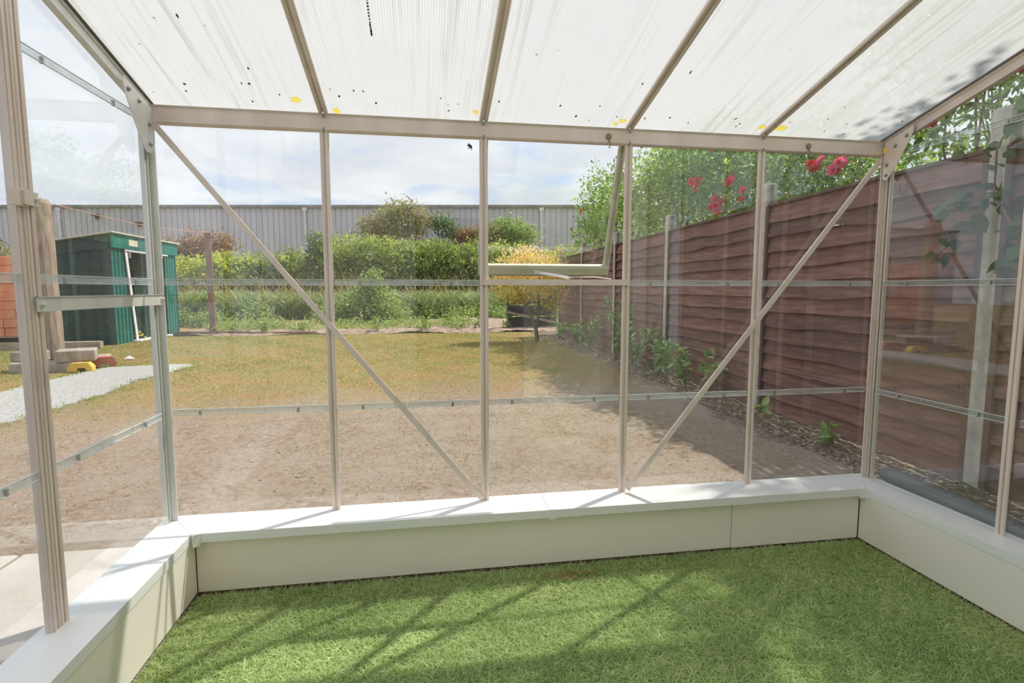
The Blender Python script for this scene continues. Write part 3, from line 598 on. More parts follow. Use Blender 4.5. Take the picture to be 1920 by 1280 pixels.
for fx, fy, s_ in ((1.203, -0.062, 0.014), (1.815, -0.052, 0.018), (1.79, -0.03, 0.012), (2.435, -0.062, 0.020), (2.53, -0.060, 0.026), (0.535, -0.078, 0.022), (0.67, -0.022, 0.02)):
    rr = random.Random(int(fx * 100)); a = [(s_ * math.cos(t) * rr.uniform(.5, 1.2), s_ * 0.9 * math.sin(t) * rr.uniform(.5, 1.2)) for t in [i * PI / 5 for i in range(10)]]
    top = [Vector((fx + u, fy + v, roof(fy + v))) + nrm * 0.0073 for u, v in a]; bot = [t - nrm * 0.002 for t in top]
    fm.add(top + bot, [tuple(range(10)), tuple(range(10, 20))[::-1]] + [(i, 10 + i, 10 + (i + 1) % 10, (i + 1) % 10) for i in range(10)])
fm.build('foam_strip', M_FOAM, ce)
def gusset(x, pts, sg, mt, bolts):
    p = MB(); n = len(pts)
    p.add([(x, y, z) for y, z in pts] + [(x + sg * 0.002, y, z) for y, z in pts], [tuple(range(n)), tuple(range(n, 2 * n))[::-1]] + [(i, n + i, n + (i + 1) % n, (i + 1) % n) for i in range(n)])
    o = p.build('gusset_plate', mt, ce); q = MB()
    for y, z in bolts: bolt(q, (x + sg * 0.002, y, z), (sg, 0, 0), 0.006, 0.009)
    q.build('bolt', M_STEEL, o)
gusset(0.0205, [(-0.212, 1.590), (-0.205, 1.612), (-0.03, 1.566), (-0.026, 1.412), (-0.046, 1.398), (-0.085, 1.400), (-0.129, 1.451), (-0.159, 1.490), (-0.190, 1.540)], 1, M_ALU_GREY,
       [(-0.182, 1.577), (-0.116, 1.560), (-0.052, 1.500), (-0.052, 1.430)])
gusset(W - 0.0205, [(-0.172, 1.585), (-0.170, 1.612), (-0.03, 1.572), (-0.026, 1.412), (-0.046, 1.400), (-0.070, 1.424), (-0.122, 1.497), (-0.155, 1.553)], -1, M_ALU,
       [(-0.140, 1.575), (-0.085, 1.545), (-0.045, 1.470), (-0.045, 1.425)])
tape = MB().box((W - 0.030, -0.046, 1.525), (W - 0.0228, -0.030, 1.549)).build('yellow_tag', M_FOAM, ce)

# round hooks screwed to the eave beam
def hook(x, lab, sw):
    t = thing('ceiling_hook', (x, -0.018, 1.545), lab, 'hook', 'round brass hooks on the eave beam')
    MB().tube([(x, -0.018, 1.545), (x, -0.021, 1.545), (x, -0.024, 1.545)], [0.0125, 0.0125, 0.008], 16).build('disc', M_BRASS, t)
    pts = [(x + 0.002 * sw, -0.024 - 0.012 * math.sin(a), 1.522 - 0.012 + 0.012 * math.cos(a)) for a in [i * PI / 7 for i in range(9)]]
    MB().tube([(x, -0.022, 1.545), (x + 0.001 * sw, -0.026, 1.53)] + pts, 0.0022, 6).build('hook', M_BRASS, t)
hook(1.765, 'round brass hook on the eave beam above the opening vent', 1)
hook(2.698, 'round brass hook on the eave beam near the right corner', -1)

# ---- house wall behind the camera, with a white patio door
wb = MB()
for a, b_ in (((-0.3, YR - 0.2, G), (0.80, YR, 3.6)), ((2.04, YR - 0.2, G), (W + 0.3, YR, 3.6)), ((0.80, YR - 0.2, 1.66), (2.04, YR, 3.6))): wb.box(a, b_)
tag(wb.build('wall_back', M_RENDER), 'rendered house wall the greenhouse leans against', 'wall', kind='structure')
dr_ = thing('door_1', (1.42, YR, FL), 'white patio door in the house wall', 'door', kind='structure')
f_ = MB(); f_.box((0.80, YR, FL), (0.92, YR + 0.05, 1.66)); f_.box((1.92, YR, FL), (2.04, YR + 0.05, 1.66)); f_.box((0.92, YR, 1.56), (1.92, YR + 0.05, 1.66)); f_.box((0.92, YR, FL), (1.92, YR + 0.05, FL + 0.10))
f_.build('door_frame', M_WHITE, dr_)
MB().box((0.92, YR - 0.03, FL + 0.1), (1.92, YR - 0.01, 1.56)).build('door_panel', M_DARKROOM, dr_)
tag(MB().box((3.0, YR, -0.0), (3.09, YR + 0.03, 1.9)).build('trim_8', M_WHITE), 'white trim down the house wall in the corner', 'trim', kind='structure')

# ---- artificial turf
rng = np.random.default_rng(5)
def rnd(n, x0, x1, y0, y1): return rng.uniform(x0, x1, n), rng.uniform(y0, y1, n)
turf = thing('artificial_turf', (W / 2, -1.4, FL), 'bright green artificial turf covering the greenhouse floor', 'artificial grass', kind='stuff')
MB().box((0.121, YR + 0.01, FL), (W - 0.122, -0.124, FL + 0.006)).build('backing', surf('turf_backing', [(0.3, (0.16, 0.23, 0.07)), (0.7, (0.28, 0.38, 0.12))], ns=60, rough=0.9), turf)
X, Y = rnd(170000, 0.124, W - 0.125, -1.25, -0.130)
pl = blades('pile', F_TURF, X, Y, np.full(len(X), FL + 0.005), 0.030, 0.0032, 1.35, 2, 11, turf,
       tintf=lambda x, y, r: r.beta(2, 2, len(x)) + 0.10 * wob(x * 3, y * 3))
tag(pl, kind='stuff')
X, Y = rnd(45000, 0.124, W - 0.125, YR + 0.02, -1.25)
tag(blades('pile', F_TURF, X, Y, np.full(len(X), FL + 0.005), 0.030, 0.0055, 1.35, 2, 12, turf), kind='stuff')

# rusty crumbs on the turf and a dead leaf caught in a web on the glass
cr = MB(); rc = random.Random(12)
for i in range(70):
    x = 1.56 + rc.gauss(0, 0.06); y = -0.235 + rc.gauss(0, 0.018); s_ = rc.uniform(0.003, 0.007); z = FL + 0.026; a = rc.uniform(0, 6)
    cr.add([(x + s_ * math.cos(a), y + s_ * math.sin(a), z), (x + s_ * math.cos(a + 2), y + s_ * math.sin(a + 2), z), (x + s_ * math.cos(a + 4), y + s_ * math.sin(a + 4), z), (x, y, z + s_)], [(0, 1, 3), (1, 2, 3), (2, 0, 3), (2, 1, 0)])
tag(cr.build('rust_crumbs', surf('rust_crumbs', [(0.3, (0.42, 0.16, 0.07)), (0.7, (0.60, 0.30, 0.15))], ns=30, rough=0.9)), 'small rusty orange crumbs lying on the turf by the front wall', 'crumbs', kind='stuff')
dl_ = MB()
for i in range(7):
    a = rc.uniform(0, 6); x = 1.190 + 0.006 * math.cos(a); z = 1.484 + 0.006 * math.sin(a); dl_.tube([(1.190, -0.004, 1.484), (x, -0.008, z), (x + 0.012 * math.cos(a), -0.005, z + 0.010 * math.sin(a))], [0.004, 0.003, 0.0008], 5)
tag(dl_.build('dead_leaf', M_SPECK), 'tiny dark shrivelled leaf stuck to the top of the second bay glass', 'dead leaf')

# ================================================================== the garden
gx = lambda X, Y: G + 0.012 * wob(X, Y, 1.2) * np.clip((np.maximum(np.abs(X - 1.55) - 1.75, Y - 0.1)) * 2, 0, 1)
gr = grid('ground', M_GROUND, -40, 30, -8, 62, 281, 281, lambda X, Y: gx(X, Y) - 0.004)
tag(gr, 'garden earth, bare and tan near the greenhouse, thin dry lawn beyond', 'ground', kind='structure')

# lawn blades
def in_path(x, y): return (x < -2.65 - 0.1 * np.sin(y * 3)) & (y > 2.9) & (y < 7.1) & (x > -4.2 - (y - 5) * 0.0)
n = 150000; X = rng.uniform(-11, 4.0, n); Y = 3.2 + (rng.uniform(0, 1, n) ** 0.8) * 9.8
dens = np.clip((Y - 0.22 * X - 4.2 + 1.2 * wob(X, Y)) / 1.6, 0.05, 1) * np.clip(0.75 + 0.6 * wob(X * 2, Y * 2), 0.15, 1)
dens *= np.clip((4.0 - X) / 1.4, 0.1, 1)
k = (rng.uniform(0, 1, n) < dens) & ~((X < -2.62) & (Y > 2.9) & (Y < 7.0) & (Y < 7.3 + (X + 2.9) * 0.0) & (X > -4.4)) & ~((X < -5.6) & (Y > 10.6))
X, Y = X[k], Y[k]
tag(blades('lawn_grass', F_LAWN, X, Y, np.full(len(X), G - 0.005), 0.042, 0.010, 1.0, 2, 21,
    tintf=lambda x, y, r: r.beta(2, 2, len(x)) - 0.08 + 0.38 * wob(x * .55, y * .8) + 0.12 * wob(x * 3, y * 4)), 'short dry yellow green lawn grass across the garden', 'grass', kind='stuff')
n = 60000; X = rng.uniform(-3.4, 4.0, n); Y = rng.uniform(0.3, 5.2, n)
k = rng.uniform(0, 1, n) < np.clip(0.35 + 0.5 * wob(X * 1.5, Y * 1.5), 0.08, 0.7); X, Y = X[k], Y[k]
tag(blades('straw', F_STRAW, X, Y, np.full(len(X), G - 0.002), 0.028, 0.0035, 1.5, 2, 22, tintf=lambda x, y, r: r.random(len(x))), 'sparse dead straw and stubble on the bare earth', 'straw', kind='stuff')
# small stones on the bare earth
st_ = MB(); rs = random.Random(9)
for i in range(900):
    x = rs.uniform(-3.0, 4.0); y = rs.uniform(0.25, 4.8); s_ = rs.uniform(0.004, 0.012)
    z = G - 0.004 + 0.0
    P = [(x + s_ * 1.3 * math.cos(t + x), y + s_ * math.sin(t + x), z) for t in (0, 1.3, 2.6, 3.8, 5.1)] + [(x, y, z + s_ * 0.8)]
    st_.add(P, [(i_, (i_ + 1) % 5, 5) for i_ in range(5)])
tag(st_.build('pebbles', M_CONC2), 'small pebbles and crumbs scattered on the bare earth', 'pebbles', kind='stuff')

# gravel path
PP = [(-2.76, 2.6), (-2.74, 3.7), (-2.66, 4.52), (-2.80, 5.45), (-2.66, 6.40), (-2.60, 6.80), (-2.78, 7.10), (-3.3, 7.02), (-3.87, 6.84), (-3.93, 6.1), (-3.98, 5.35), (-3.90, 4.71), (-4.2, 3.6), (-4.4, 2.6), (-4.7, 1.6), (-3.0, 1.4)]
poly = []
for i, (x, y) in enumerate(PP):
    x2, y2 = PP[(i + 1) % len(PP)]; nn = 10
    for j in range(nn):
        t = j / nn; poly.append((x + (x2 - x) * t + 0.03 * math.sin(i * 5 + j * 2.3), y + (y2 - y) * t + 0.03 * math.cos(i * 3 + j * 1.9)))
pm = MB(); n = len(poly); cxy = (-3.4, 4.6)
pm.add([(x, y, G + 0.014) for x, y in poly] + [(x, y, G - 0.03) for x, y in poly] + [(*cxy, G + 0.018)], [(i, (i + 1) % n, 2 * n) for i in range(n)] + [(i, n + i, n + (i + 1) % n, (i + 1) % n) for i in range(n)])
tag(pm.build('path', M_PATH), 'pale gravel path running to a point beside the lawn', 'path', kind='structure')
X = []; Y = []
for i, (x, y) in enumerate(poly):
    for j in range(int(rng.uniform(0, 1) ** 2 * 26)):
        X.append(x + rng.normal() * 0.05); Y.append(y + rng.normal() * 0.05)
tag(blades('grass_fringe', F_TUFT, np.array(X), np.array(Y), np.full(len(X), G), 0.06, 0.010, 0.9, 2, 23), 'green grass tufts fringing the gravel path', 'grass', kind='stuff')

# paving slabs outside the left glazing
slabs = [(-0.66, 0.395, -0.385), (-1.43, 0.395, -0.385), (-2.20, 0.395, -0.385), (-0.66, -0.405, -1.185), (-1.43, -0.405, -1.185), (-2.2, -0.405, -1.185), (-0.66, -1.205, -1.985), (-1.43, -1.205, -1.985)]
slab_l = ['pale paving slab against the left wall beside the bare earth', 'pale paving slab second from the left wall beside the bare earth', 'pale paving slab furthest from the left wall beside the bare earth',
          'pale paving slab against the left wall, second row', 'pale paving slab in the second row, one out from the wall', 'pale paving slab in the second row, furthest out', 'pale paving slab against the left wall, third row', 'pale paving slab in the third row, one out from the wall']
for (xr, y1, y0), lab in zip(slabs, slab_l):
    x1 = xr + 0.605; x0 = xr - 0.145
    o = MB().bevbox((x0, y0, G - 0.03), (x1, y1, G + 0.022), 0.006).build('paving_slab', M_SLAB); tag(o, lab, 'paving slab', 'paving slabs outside the left glazing')

# soil beds
def bed_edge(X, Y): return X, Y + 0.10 * np.sin(X * 2.1) * (Y < 14)
bed = grid('flower_bed', M_SOIL, -5.4, 6.5, 12.75, 18.5, 160, 90, lambda X, Y: G - 0.02 + np.clip((Y - 12.7) * 0.35, 0, 0.09) + 0.16 * np.exp(-((X - 2.6) / 1.8) ** 2 - ((Y - 15.2) / 1.4) ** 2) + 0.035 * np.abs(wob(X * 3, Y * 3)) + 0.10 * np.clip((Y - 14.5) / 3, 0, 1), bed_edge)
tag(bed, 'rough brown soil bed across the end of the lawn', 'soil', kind='stuff')
bed2 = grid('fence_bed', M_DSOIL, 3.25, 5.0, -3.2, 13.2, 50, 260, lambda X, Y: G - 0.03 + 0.05 * np.clip((X - 3.68 - 0.08 * np.sin(Y * 2) - 0.25 * np.clip(Y / 6 - 0.3, -.3, .6)) * 4, 0, 1) + 0.02 * wob(X * 6, Y * 6))
tag(bed2, 'dark crumbly soil bed along the foot of the brown fence', 'soil', kind='stuff')
ch = MB()
for i in range(1500):
    x = rs.uniform(3.85, 4.3); y = rs.uniform(-1.2, 11) if i % 3 else rs.uniform(-0.8, 3); s_ = rs.uniform(0.005, 0.015); z = G + 0.018
    a = rs.uniform(0, 6); P = [(x + s_ * rs.uniform(.6, 1.4) * math.cos(t + a), y + s_ * math.sin(t + a), z) for t in (0, 1.3, 2.6, 3.8, 5.1)] + [(x, y, z + s_ * 0.7)]
    ch.add(P, [(k_, (k_ + 1) % 5, 5) for k_ in range(5)])
tag(ch.build('bark_chips', M_TIMBER), 'pale stones and bark chips littering the fence bed', 'bark chips', kind='stuff')
# timber edging along the end bed
ed = thing('timber_edging', (-3.6, 12.75, G), 'half rotten timber edging board on the grass edge of the end bed', 'edging')
MB().box((-5.5, 12.9, G - 0.02), (-3.6, 12.94, G + 0.11)).box((-3.65, 12.86, G - 0.02), (-1.9, 12.90, G + 0.085)).build('board', M_WOODP2, ed)

# ---------------------------------------------------------------- fence
FX, FY, FA, FS = 4.327, 0.440, 0.0237, 2.257
def fpt(k, dx=0.0): return Vector((FX + math.sin(FA) * FS * k + dx, FY + math.cos(FA) * FS * k, 0))
HT = 1.74
post_l = {-1: 'concrete fence post behind the second right side pane', 0: 'broad pitted concrete fence post seen through the first right side pane', 1: 'concrete fence post standing in front of the rose bush by the right bay',
          2: 'concrete fence post between the vent bay and the right bay', 3: 'concrete fence post just beyond the opening vent', 4: 'concrete fence post with its top above the low end of the fence', 5: 'far concrete fence post beside the golden tree'}
for k in range(-1, 6):
    p = fpt(k); h = 0.055
    m_ = MB(); zt = HT + 0.21
    m_.sweep([(-h, -h), (h, -h), (h, -0.022), (0.020, -0.022), (0.020, 0.022), (h, 0.022), (h, h), (-h, h), (-h, 0.022), (-0.020, 0.022), (-0.020, -0.022), (-h, -0.022)], (p.x, p.y, G - 0.1), (p.x, p.y, zt - 0.02), (0, 1, 0), (1, 0, 0))
    m_.add([(p.x - h, p.y - h, zt - 0.02), (p.x + h, p.y - h, zt - 0.02), (p.x + h, p.y + h, zt - 0.02), (p.x - h, p.y + h, zt - 0.02)] + [(p.x - h * .75, p.y - h * .75, zt), (p.x + h * .75, p.y - h * .75, zt), (p.x + h * .75, p.y + h * .75, zt), (p.x - h * .75, p.y + h * .75, zt)],
           [(4, 5, 6, 7), (0, 1, 5, 4), (1, 2, 6, 5), (2, 3, 7, 6), (3, 0, 4, 7)])
    tag(m_.build('concrete_fence_post', M_CONC), post_l[k], 'fence post', 'concrete posts of the right fence')
panel_l = {-2: 'brown waney lap fence panel nearest the house', -1: 'brown waney lap fence panel beyond the second right side pane', 0: 'brown waney lap fence panel beside the greenhouse corner', 1: 'brown waney lap fence panel below the red roses',
           2: 'brown waney lap fence panel third from the greenhouse', 3: 'brown waney lap fence panel fourth from the greenhouse', 4: 'brown waney lap fence panel at the far end by the golden tree'}
for k in range(-2, 5):
    a, b_ = fpt(k), fpt(k + 1); d = (b_ - a).normalized(); nv = Vector((-d.y, d.x, 0)).normalized()
    if nv.x > 0: nv = -nv
    pn = thing('lap_fence', ((a.x + b_.x) / 2, (a.y + b_.y) / 2, G), panel_l[k], 'fence panel', 'brown waney lap panels of the right fence')
    rp = random.Random(40 + k); l0, l1 = 0.022, FS - 0.022; nb = 14; z_lo = G + 0.02; step = (HT - 0.04 - z_lo) / nb
    m_ = MB(); nx = 36
    for j in range(nb):
        zt = z_lo + (j + 1) * step + 0.015; zb = z_lo + j * step - 0.008; ph = rp.uniform(0, 6); ti = rp.uniform(0, 1)
        amp = rp.uniform(0.005, 0.017); f1 = rp.uniform(1.5, 3.2); P = []
        for i in range(nx + 1):
            s_ = l0 + (l1 - l0) * i / nx; q = a + d * s_
            wv = amp * math.sin(s_ * f1 + ph) + 0.5 * amp * math.sin(s_ * 7 + ph * 2) + (0.012 * math.exp(-((s_ - 1.1 - 0.4 * math.sin(ph)) / 0.08) ** 2) * (1 if j % 3 == 0 else 0))
            bow = 0.004 * math.sin(s_ * 2 + ph)
            o1 = nv * (0.004 + bow); o2 = nv * (0.046 + bow)
            P += [(q.x + o1.x, q.y + o1.y, zt), (q.x + o2.x, q.y + o2.y, zb + wv), (q.x + o2.x - nv.x * 0.012, q.y + o2.y - nv.y * 0.012, zb + wv), (q.x + o1.x - nv.x * 0.009, q.y + o1.y - nv.y * 0.009, zt)]
        F = []
        for i in range(nx):
            for e_ in range(4): F.append((i * 4 + e_, i * 4 + (e_ + 1) % 4, i * 4 + 4 + (e_ + 1) % 4, i * 4 + 4 + e_))
        F += [(0, 1, 2, 3), (nx * 4 + 3, nx * 4 + 2, nx * 4 + 1, nx * 4)]
        m_.add(P, F, ti)
    m_.build('boards', M_FENCE, pn)
    for s_, of, w_, t_h in ((l0 + 0.045, 0.030, 0.036, 0.018), (l1 - 0.045, 0.030, 0.036, 0.018), (l0 + 0.03, -0.022, 0.040, 0.030), (FS * 0.5, -0.022, 0.040, 0.030), (l1 - 0.03, -0.022, 0.040, 0.030)):
        q = a + d * s_ + nv * (of + (0.020 if of > 0 else 0)); MB().beam((q.x, q.y, z_lo), (q.x, q.y, HT - 0.02), w_, t_h, d).build('batten', M_BATTEN, pn)
    q0 = a + d * l0; q1 = a + d * l1
    MB().beam((q0.x, q0.y, HT - 0.012), (q1.x, q1.y, HT - 0.012), 0.075, 0.022, nv).build('top_rail', M_BATTEN, pn)
# rusty ring on the nearest panel
rg = MB(); q = fpt(0) + Vector((0, 0.62, 0)); rg.tube([(q.x - 0.055, q.y + 0.028 * math.sin(t), 1.60 + 0.035 * math.cos(t)) for t in [i * PI / 8 for i in range(2, 15)]], 0.006, 8)
tag(rg.build('fence_ring', M_BATTEN), 'small dark ring hanging high on the fence beside the greenhouse', 'ring')
# dark low fence beyond the end
dk = thing('dark_fence', (4.2, 13.4, G), 'dark low board fence behind the golden tree at the end of the brown fence', 'fence')
m_ = MB()
for j in range(3): m_.box((3.45, 13.35 + 0.03 * j, G + 0.1 + j * 0.34), (4.9, 13.38 + 0.03 * j, G + 0.40 + j * 0.34))
m_.build('boards', M_DFENCE, dk)
m_ = MB(); m_.box((3.40, 13.30, G), (3.48, 13.44, G + 1.15)); m_.build('post', M_DFENCE, dk)
m_ = MB(); m_.beam((3.4, 13.28, G + 0.55), (4.9, 13.28, G + 0.22), 0.07, 0.03, (0, 0, 1)); m_.build('rail', M_WOODP, dk)

# pipe on the ground
pp = MB(); pp.tube([(3.86, 0.62, -0.245), (3.84, 0.53, -0.245), (3.77, -0.24, -0.245), (3.70, -1.0, -0.245), (3.62, -2.0, -0.245)], 0.05, 20)
tag(pp.build('drain_pipe', M_PIPE, smooth=True), 'dark grey plastic pipe lying outside the right side glazing', 'pipe')

# ---------------------------------------------------------------- washing line posts and clutter at the left
lp = MB()
PX = -0.06
P = [Vector((-4.60, 6.98, -0.30)), Vector((-4.60, 6.98, 0.3)), Vector((-4.615, 6.98, 1.0)), Vector((-4.62, 6.98, 1.6)), Vector((-4.64, 6.99, 2.20)), Vector((-4.65, 6.99, 2.27))]
o_ = 0; rs2 = random.Random(3)
for i, p in enumerate(P):
    h = 0.100 + rs2.uniform(-0.006, 0.006); h = h * (0.86 if i == 5 else 1)
    p = p + Vector((PX, 0, 0)); lp.v += [(p.x - h, p.y - h, p.z), (p.x + h * 0.55, p.y - h, p.z), (p.x + h, p.y - h * 0.35, p.z), (p.x + h, p.y + h, p.z), (p.x - h, p.y + h, p.z)]
    if i:
        for k_ in range(5): lp.f.append(((i - 1) * 5 + k_, (i - 1) * 5 + (k_ + 1) % 5, i * 5 + (k_ + 1) % 5, i * 5 + k_)); lp.t.append(.5)
lp.f.append(tuple(range(25, 30))); lp.t.append(.5)
tag(lp.build('wooden_post', M_WOODP), 'thick weathered wooden post standing among concrete blocks', 'post')
rp_ = MB(); rp_.beam((-4.65, 13.25, G - 0.1), (-4.66, 13.25, 2.40), 0.15, 0.15, (1, 0.3, 0)); rp_.add([(-4.75, 13.17, 2.4), (-4.58, 13.17, 2.4), (-4.58, 13.33, 2.4), (-4.75, 13.33, 2.4), (-4.66, 13.25, 2.44)], [(0, 1, 4), (1, 2, 4), (2, 3, 4), (3, 0, 4)])
tag(rp_.build('wooden_post', M_WOODP2), 'slim brown wooden post at the far edge of the lawn beside the shed', 'post')
ln_ = MB(); A_, B_ = Vector((-4.62, 6.98, 2.22)), Vector((-4.66, 13.25, 2.42))
ln_.tube([A_.lerp(B_, i / 14) - Vector((0, 0, 0.10 * math.sin(PI * i / 14))) for i in range(15)], 0.006, 6)
tag(ln_.build('washing_line', M_LINE), 'faded pink line strung between the two wooden posts', 'washing line')
def block(name, a, b_, mat, lab, cat, rz=0.0, group=None):
    cx, cy, cz = [(a[i] + b_[i]) / 2 for i in range(3)]
    t = MB().bevbox((a[0] - cx, a[1] - cy, a[2] - cz), (b_[0] - cx, b_[1] - cy, b_[2] - cz), 0.012).build(name, mat)
    t.location = (cx, cy, cz); t.rotation_euler = (0, 0, rz); return tag(t, lab, cat, group)
gk = 'concrete blocks around the wooden post'
block('concrete_block', (-4.95, 6.48, G - 0.01), (-4.02, 6.78, G + 0.145), M_CONC2, 'long dark concrete block lying in front of the wooden post, lowest of the pile', 'concrete block', 0.05, gk)
block('concrete_block', (-4.42, 6.50, G + 0.145), (-3.95, 6.92, G + 0.315), M_CONC2, 'pale concrete block on top of the pile to the right of the wooden post', 'concrete block', 0.42, gk)
block('concrete_block', (-5.02, 6.62, G + 0.145), (-4.62, 6.84, G + 0.30), M_CONC2, 'concrete block on top of the pile to the left of the wooden post', 'concrete block', 0.1, gk)
block('concrete_block', (-4.7, 7.20, G - 0.01), (-4.1, 7.45, G + 0.15), M_CONC2, 'concrete block behind the wooden post', 'concrete block', 0.3, gk)
def foot(x, y, z, mat, lab, rz, s=1.0):
    m_ = MB(); P2 = [(-0.13, 0), (-0.13, 0.05), (-0.09, 0.11), (0.09, 0.11), (0.13, 0.05), (0.13, 0), (0.07, 0), (0.055, 0.045), (-0.02, 0.045), (-0.035, 0)]
    m_.sweep([(u * s, v * s) for u, v in P2], (0, -0.075 * s, 0), (0, 0.075 * s, 0), (1, 0, 0), (0, 0, 1)); o = m_.build('plastic_block', mat)
    o.location = (x, y, z); o.rotation_euler = (0, 0, rz); return tag(o, lab, 'plastic block', 'plastic feet beside the concrete blocks')
foot(-4.02, 6.50, G + 0.012, M_YEL, 'yellow plastic foot at the end of the concrete blocks', 0.25, 1.15)
foot(-4.02, 7.02, G + 0.012, M_RED, 'faded red plastic foot lying on the grass behind the yellow one', 0.55, 1.35)
bk = MB(); bk.sweep([(-0.06, 0), (0.06, 0), (0.06, 0.14), (0.04, 0.16), (-0.06, 0.15)], (-8.6, 9.75, G - 0.01), (-5.62, 10.00, G - 0.01), (0, 1, 0), (0, 0, 1))
tag(bk.build('timber_baulk', M_TIMBER), 'long grey timber baulk lying in front of the green shed', 'timber')
rg_ = MB(); rg_.add([(-4.14, 7.86, G + .02), (-4.04, 7.84, G + .02), (-4.0, 7.92, G + .02), (-4.07, 7.97, G + .02), (-4.15, 7.94, G + .02), (-4.07, 7.90, G + 0.07)], [(0, 1, 5), (1, 2, 5), (2, 3, 5), (3, 4, 5), (4, 0, 5), (4, 3, 2, 1, 0)])
tag(rg_.build('rag', M_WHITE), 'small crumpled white scrap on the grass before the shed', 'scrap')
pk = MB(); pk.tube([(-4.86, 13.6, G + 0.10), (-4.78, 13.62, G + 0.12), (-4.60, 13.66, G + 0.15)], [0.03, 0.045, 0.04], 8)
tag(pk.build('plastic_bottle', flat('pink_plastic', (0.75, 0.12, 0.16), 0.4)), 'small bright pink plastic piece lying in the end bed', 'plastic bottle')

# ---------------------------------------------------------------- brick stack on a pallet
pal = thing('pallet', (-8.6, 12.3, G), 'wooden pallet under the orange bricks', 'pallet')
for j in range(5): MB().box((-9.7, 11.75 + j * 0.24, G + 0.10), (-7.95, 11.90 + j * 0.24, G + 0.125)).build('board', M_TIMBER, pal)
for xx in (-9.6, -8.85, -8.1): MB().box((xx - 0.05, 11.76, G), (xx + 0.05, 12.84, G + 0.10)).build('bearer', M_TIMBER, pal)
bw, bh = 0.335, 0.205; first = None; rb_ = random.Random(5)
for r_ in range(9):
    for c_ in range(5):
        for dpt in range(2):
            if dpt == 1 and c_ < 4: continue
            if r_ == 8 and c_ == 4: pass
            if first is None:
                m_ = MB(); m_.bevbox((-bw / 2 + 0.002, -0.30, 0), (bw / 2 - 0.002, 0.22, bh - 0.006), 0.006); o = m_.build('brick', M_BRICK); first = o
            else:
                o = first.copy(); COL.objects.link(o)
            sh = 0.06 if (r_ // 2) % 2 else 0.0
            o.location = (-9.45 + c_ * bw + rb_.uniform(-.008, .008) - sh, 12.12 + dpt * 0.54 + rb_.uniform(-.02, .02), G + 0.125 + r_ * bh)
            o.rotation_euler = (0, 0, rb_.uniform(-0.01, 0.01))
            tag(o, 'orange clay brick in the neat stack on the pallet at the left edge', 'brick', 'orange bricks stacked on the pallet')

# ---------------------------------------------------------------- green metal shed
SX, SY0, SY1 = -5.70, 10.72, 13.78; SXB = -7.45
sh = thing('garden_shed', (-6.6, 12.2, G), 'teal metal garden shed with an open front, shade put into its side colour', 'shed')
def ribbed(p0, p1, z0, zt0, zt1, nrm_, pitch=0.17, dep=0.018):
    p0 = Vector(p0); p1 = Vector(p1); d = (p1 - p0); Ln = d.length; d.normalize(); nv = Vector(nrm_); m_ = MB(); s_ = 0; pts = []
    while s_ < Ln - 1e-4:
        for ds, o in ((0, 0), (pitch * .62, 0), (pitch * .72, dep), (pitch * .90, dep), (pitch, 0)):
            if s_ + ds <= Ln: pts.append((s_ + ds, o))
        s_ += pitch
    pts.append((Ln, 0)); P = []
    for s_, o in pts:
        q = p0 + d * s_ - nv * o; zt = zt0 + (zt1 - zt0) * s_ / Ln
        P += [(q.x, q.y, z0), (q.x, q.y, zt)]
    n = len(P)
    P += [(x - nv.x * 0.03, y - nv.y * 0.03, z) for x, y, z in P]
    F = [(2 * i, 2 * i + 2, 2 * i + 3, 2 * i + 1) for i in range(len(pts) - 1)] + [(n + 2 * i, n + 2 * i + 1, n + 2 * i + 3, n + 2 * i + 2) for i in range(len(pts) - 1)]
    m_.add(P, F); return m_
ribbed((SXB, SY0, 0), (SX, SY0, 0), G, 1.70, 1.98, (0, -1, 0), 0.23, 0.02).build('side_wall', M_SHED_SHADE, sh)
ribbed((SX, SY0, 0), (SX, 11.42, 0), G, 1.98, 1.98, (1, 0, 0), 0.145, 0.03).build('front_panel', M_SHED, sh)
ribbed((SX, 13.15, 0), (SX, SY1, 0), G, 1.98, 1.98, (1, 0, 0), 0.145, 0.03).build('front_panel', M_SHED, sh)
fascia = MB().box((SX - 0.02, SY0 - 0.02, 1.82), (SX + 0.05, SY1 + 0.02, 2.12)).build('fascia', M_SHED, sh); 
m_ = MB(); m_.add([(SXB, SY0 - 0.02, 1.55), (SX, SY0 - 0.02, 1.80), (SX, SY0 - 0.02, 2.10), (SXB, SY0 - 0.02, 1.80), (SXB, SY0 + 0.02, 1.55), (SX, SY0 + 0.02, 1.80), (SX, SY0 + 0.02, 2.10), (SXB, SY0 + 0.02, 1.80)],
      [(0, 1, 2, 3), (7, 6, 5, 4), (0, 4, 5, 1), (3, 2, 6, 7), (0, 3, 7, 4), (1, 5, 6, 2)]); m_.build('gable_panel', M_SHED_SHADE, sh)
m_ = MB(); m_.sweep([(-0.08, 0), (SY1 - SY0 + 0.16, 0), (SY1 - SY0 + 0.16, 0.028), (-0.08, 0.028)], (SX + 0.10, SY0 - 0.04, 2.135), (SXB - 0.08, SY0 - 0.04, 1.80), (0, 1, 0), (0, 0, 1))
m_.build('roof', surf('shed_roof_trim', [(0.3, (0.58, 0.57, 0.53)), (0.7, (0.72, 0.71, 0.67))], ns=4, rough=0.5), sh)
m_ = MB(); m_.beam((SX + 0.035, 11.24, 1.81), (SX + 0.035, 11.50, G + 0.02), 0.085, 0.02, (0, 1, 0)); m_.beam((SX + 0.055, 11.22, 1.79), (SX + 0.055, 13.2, 1.79), 0.02, 0.03, (1, 0, 0))
m_.box((SX - 0.1, 11.4, G + 0.0), (SX + 0.15, 13.2, G + 0.03)); m_.build('door_track', M_WHITE, sh)
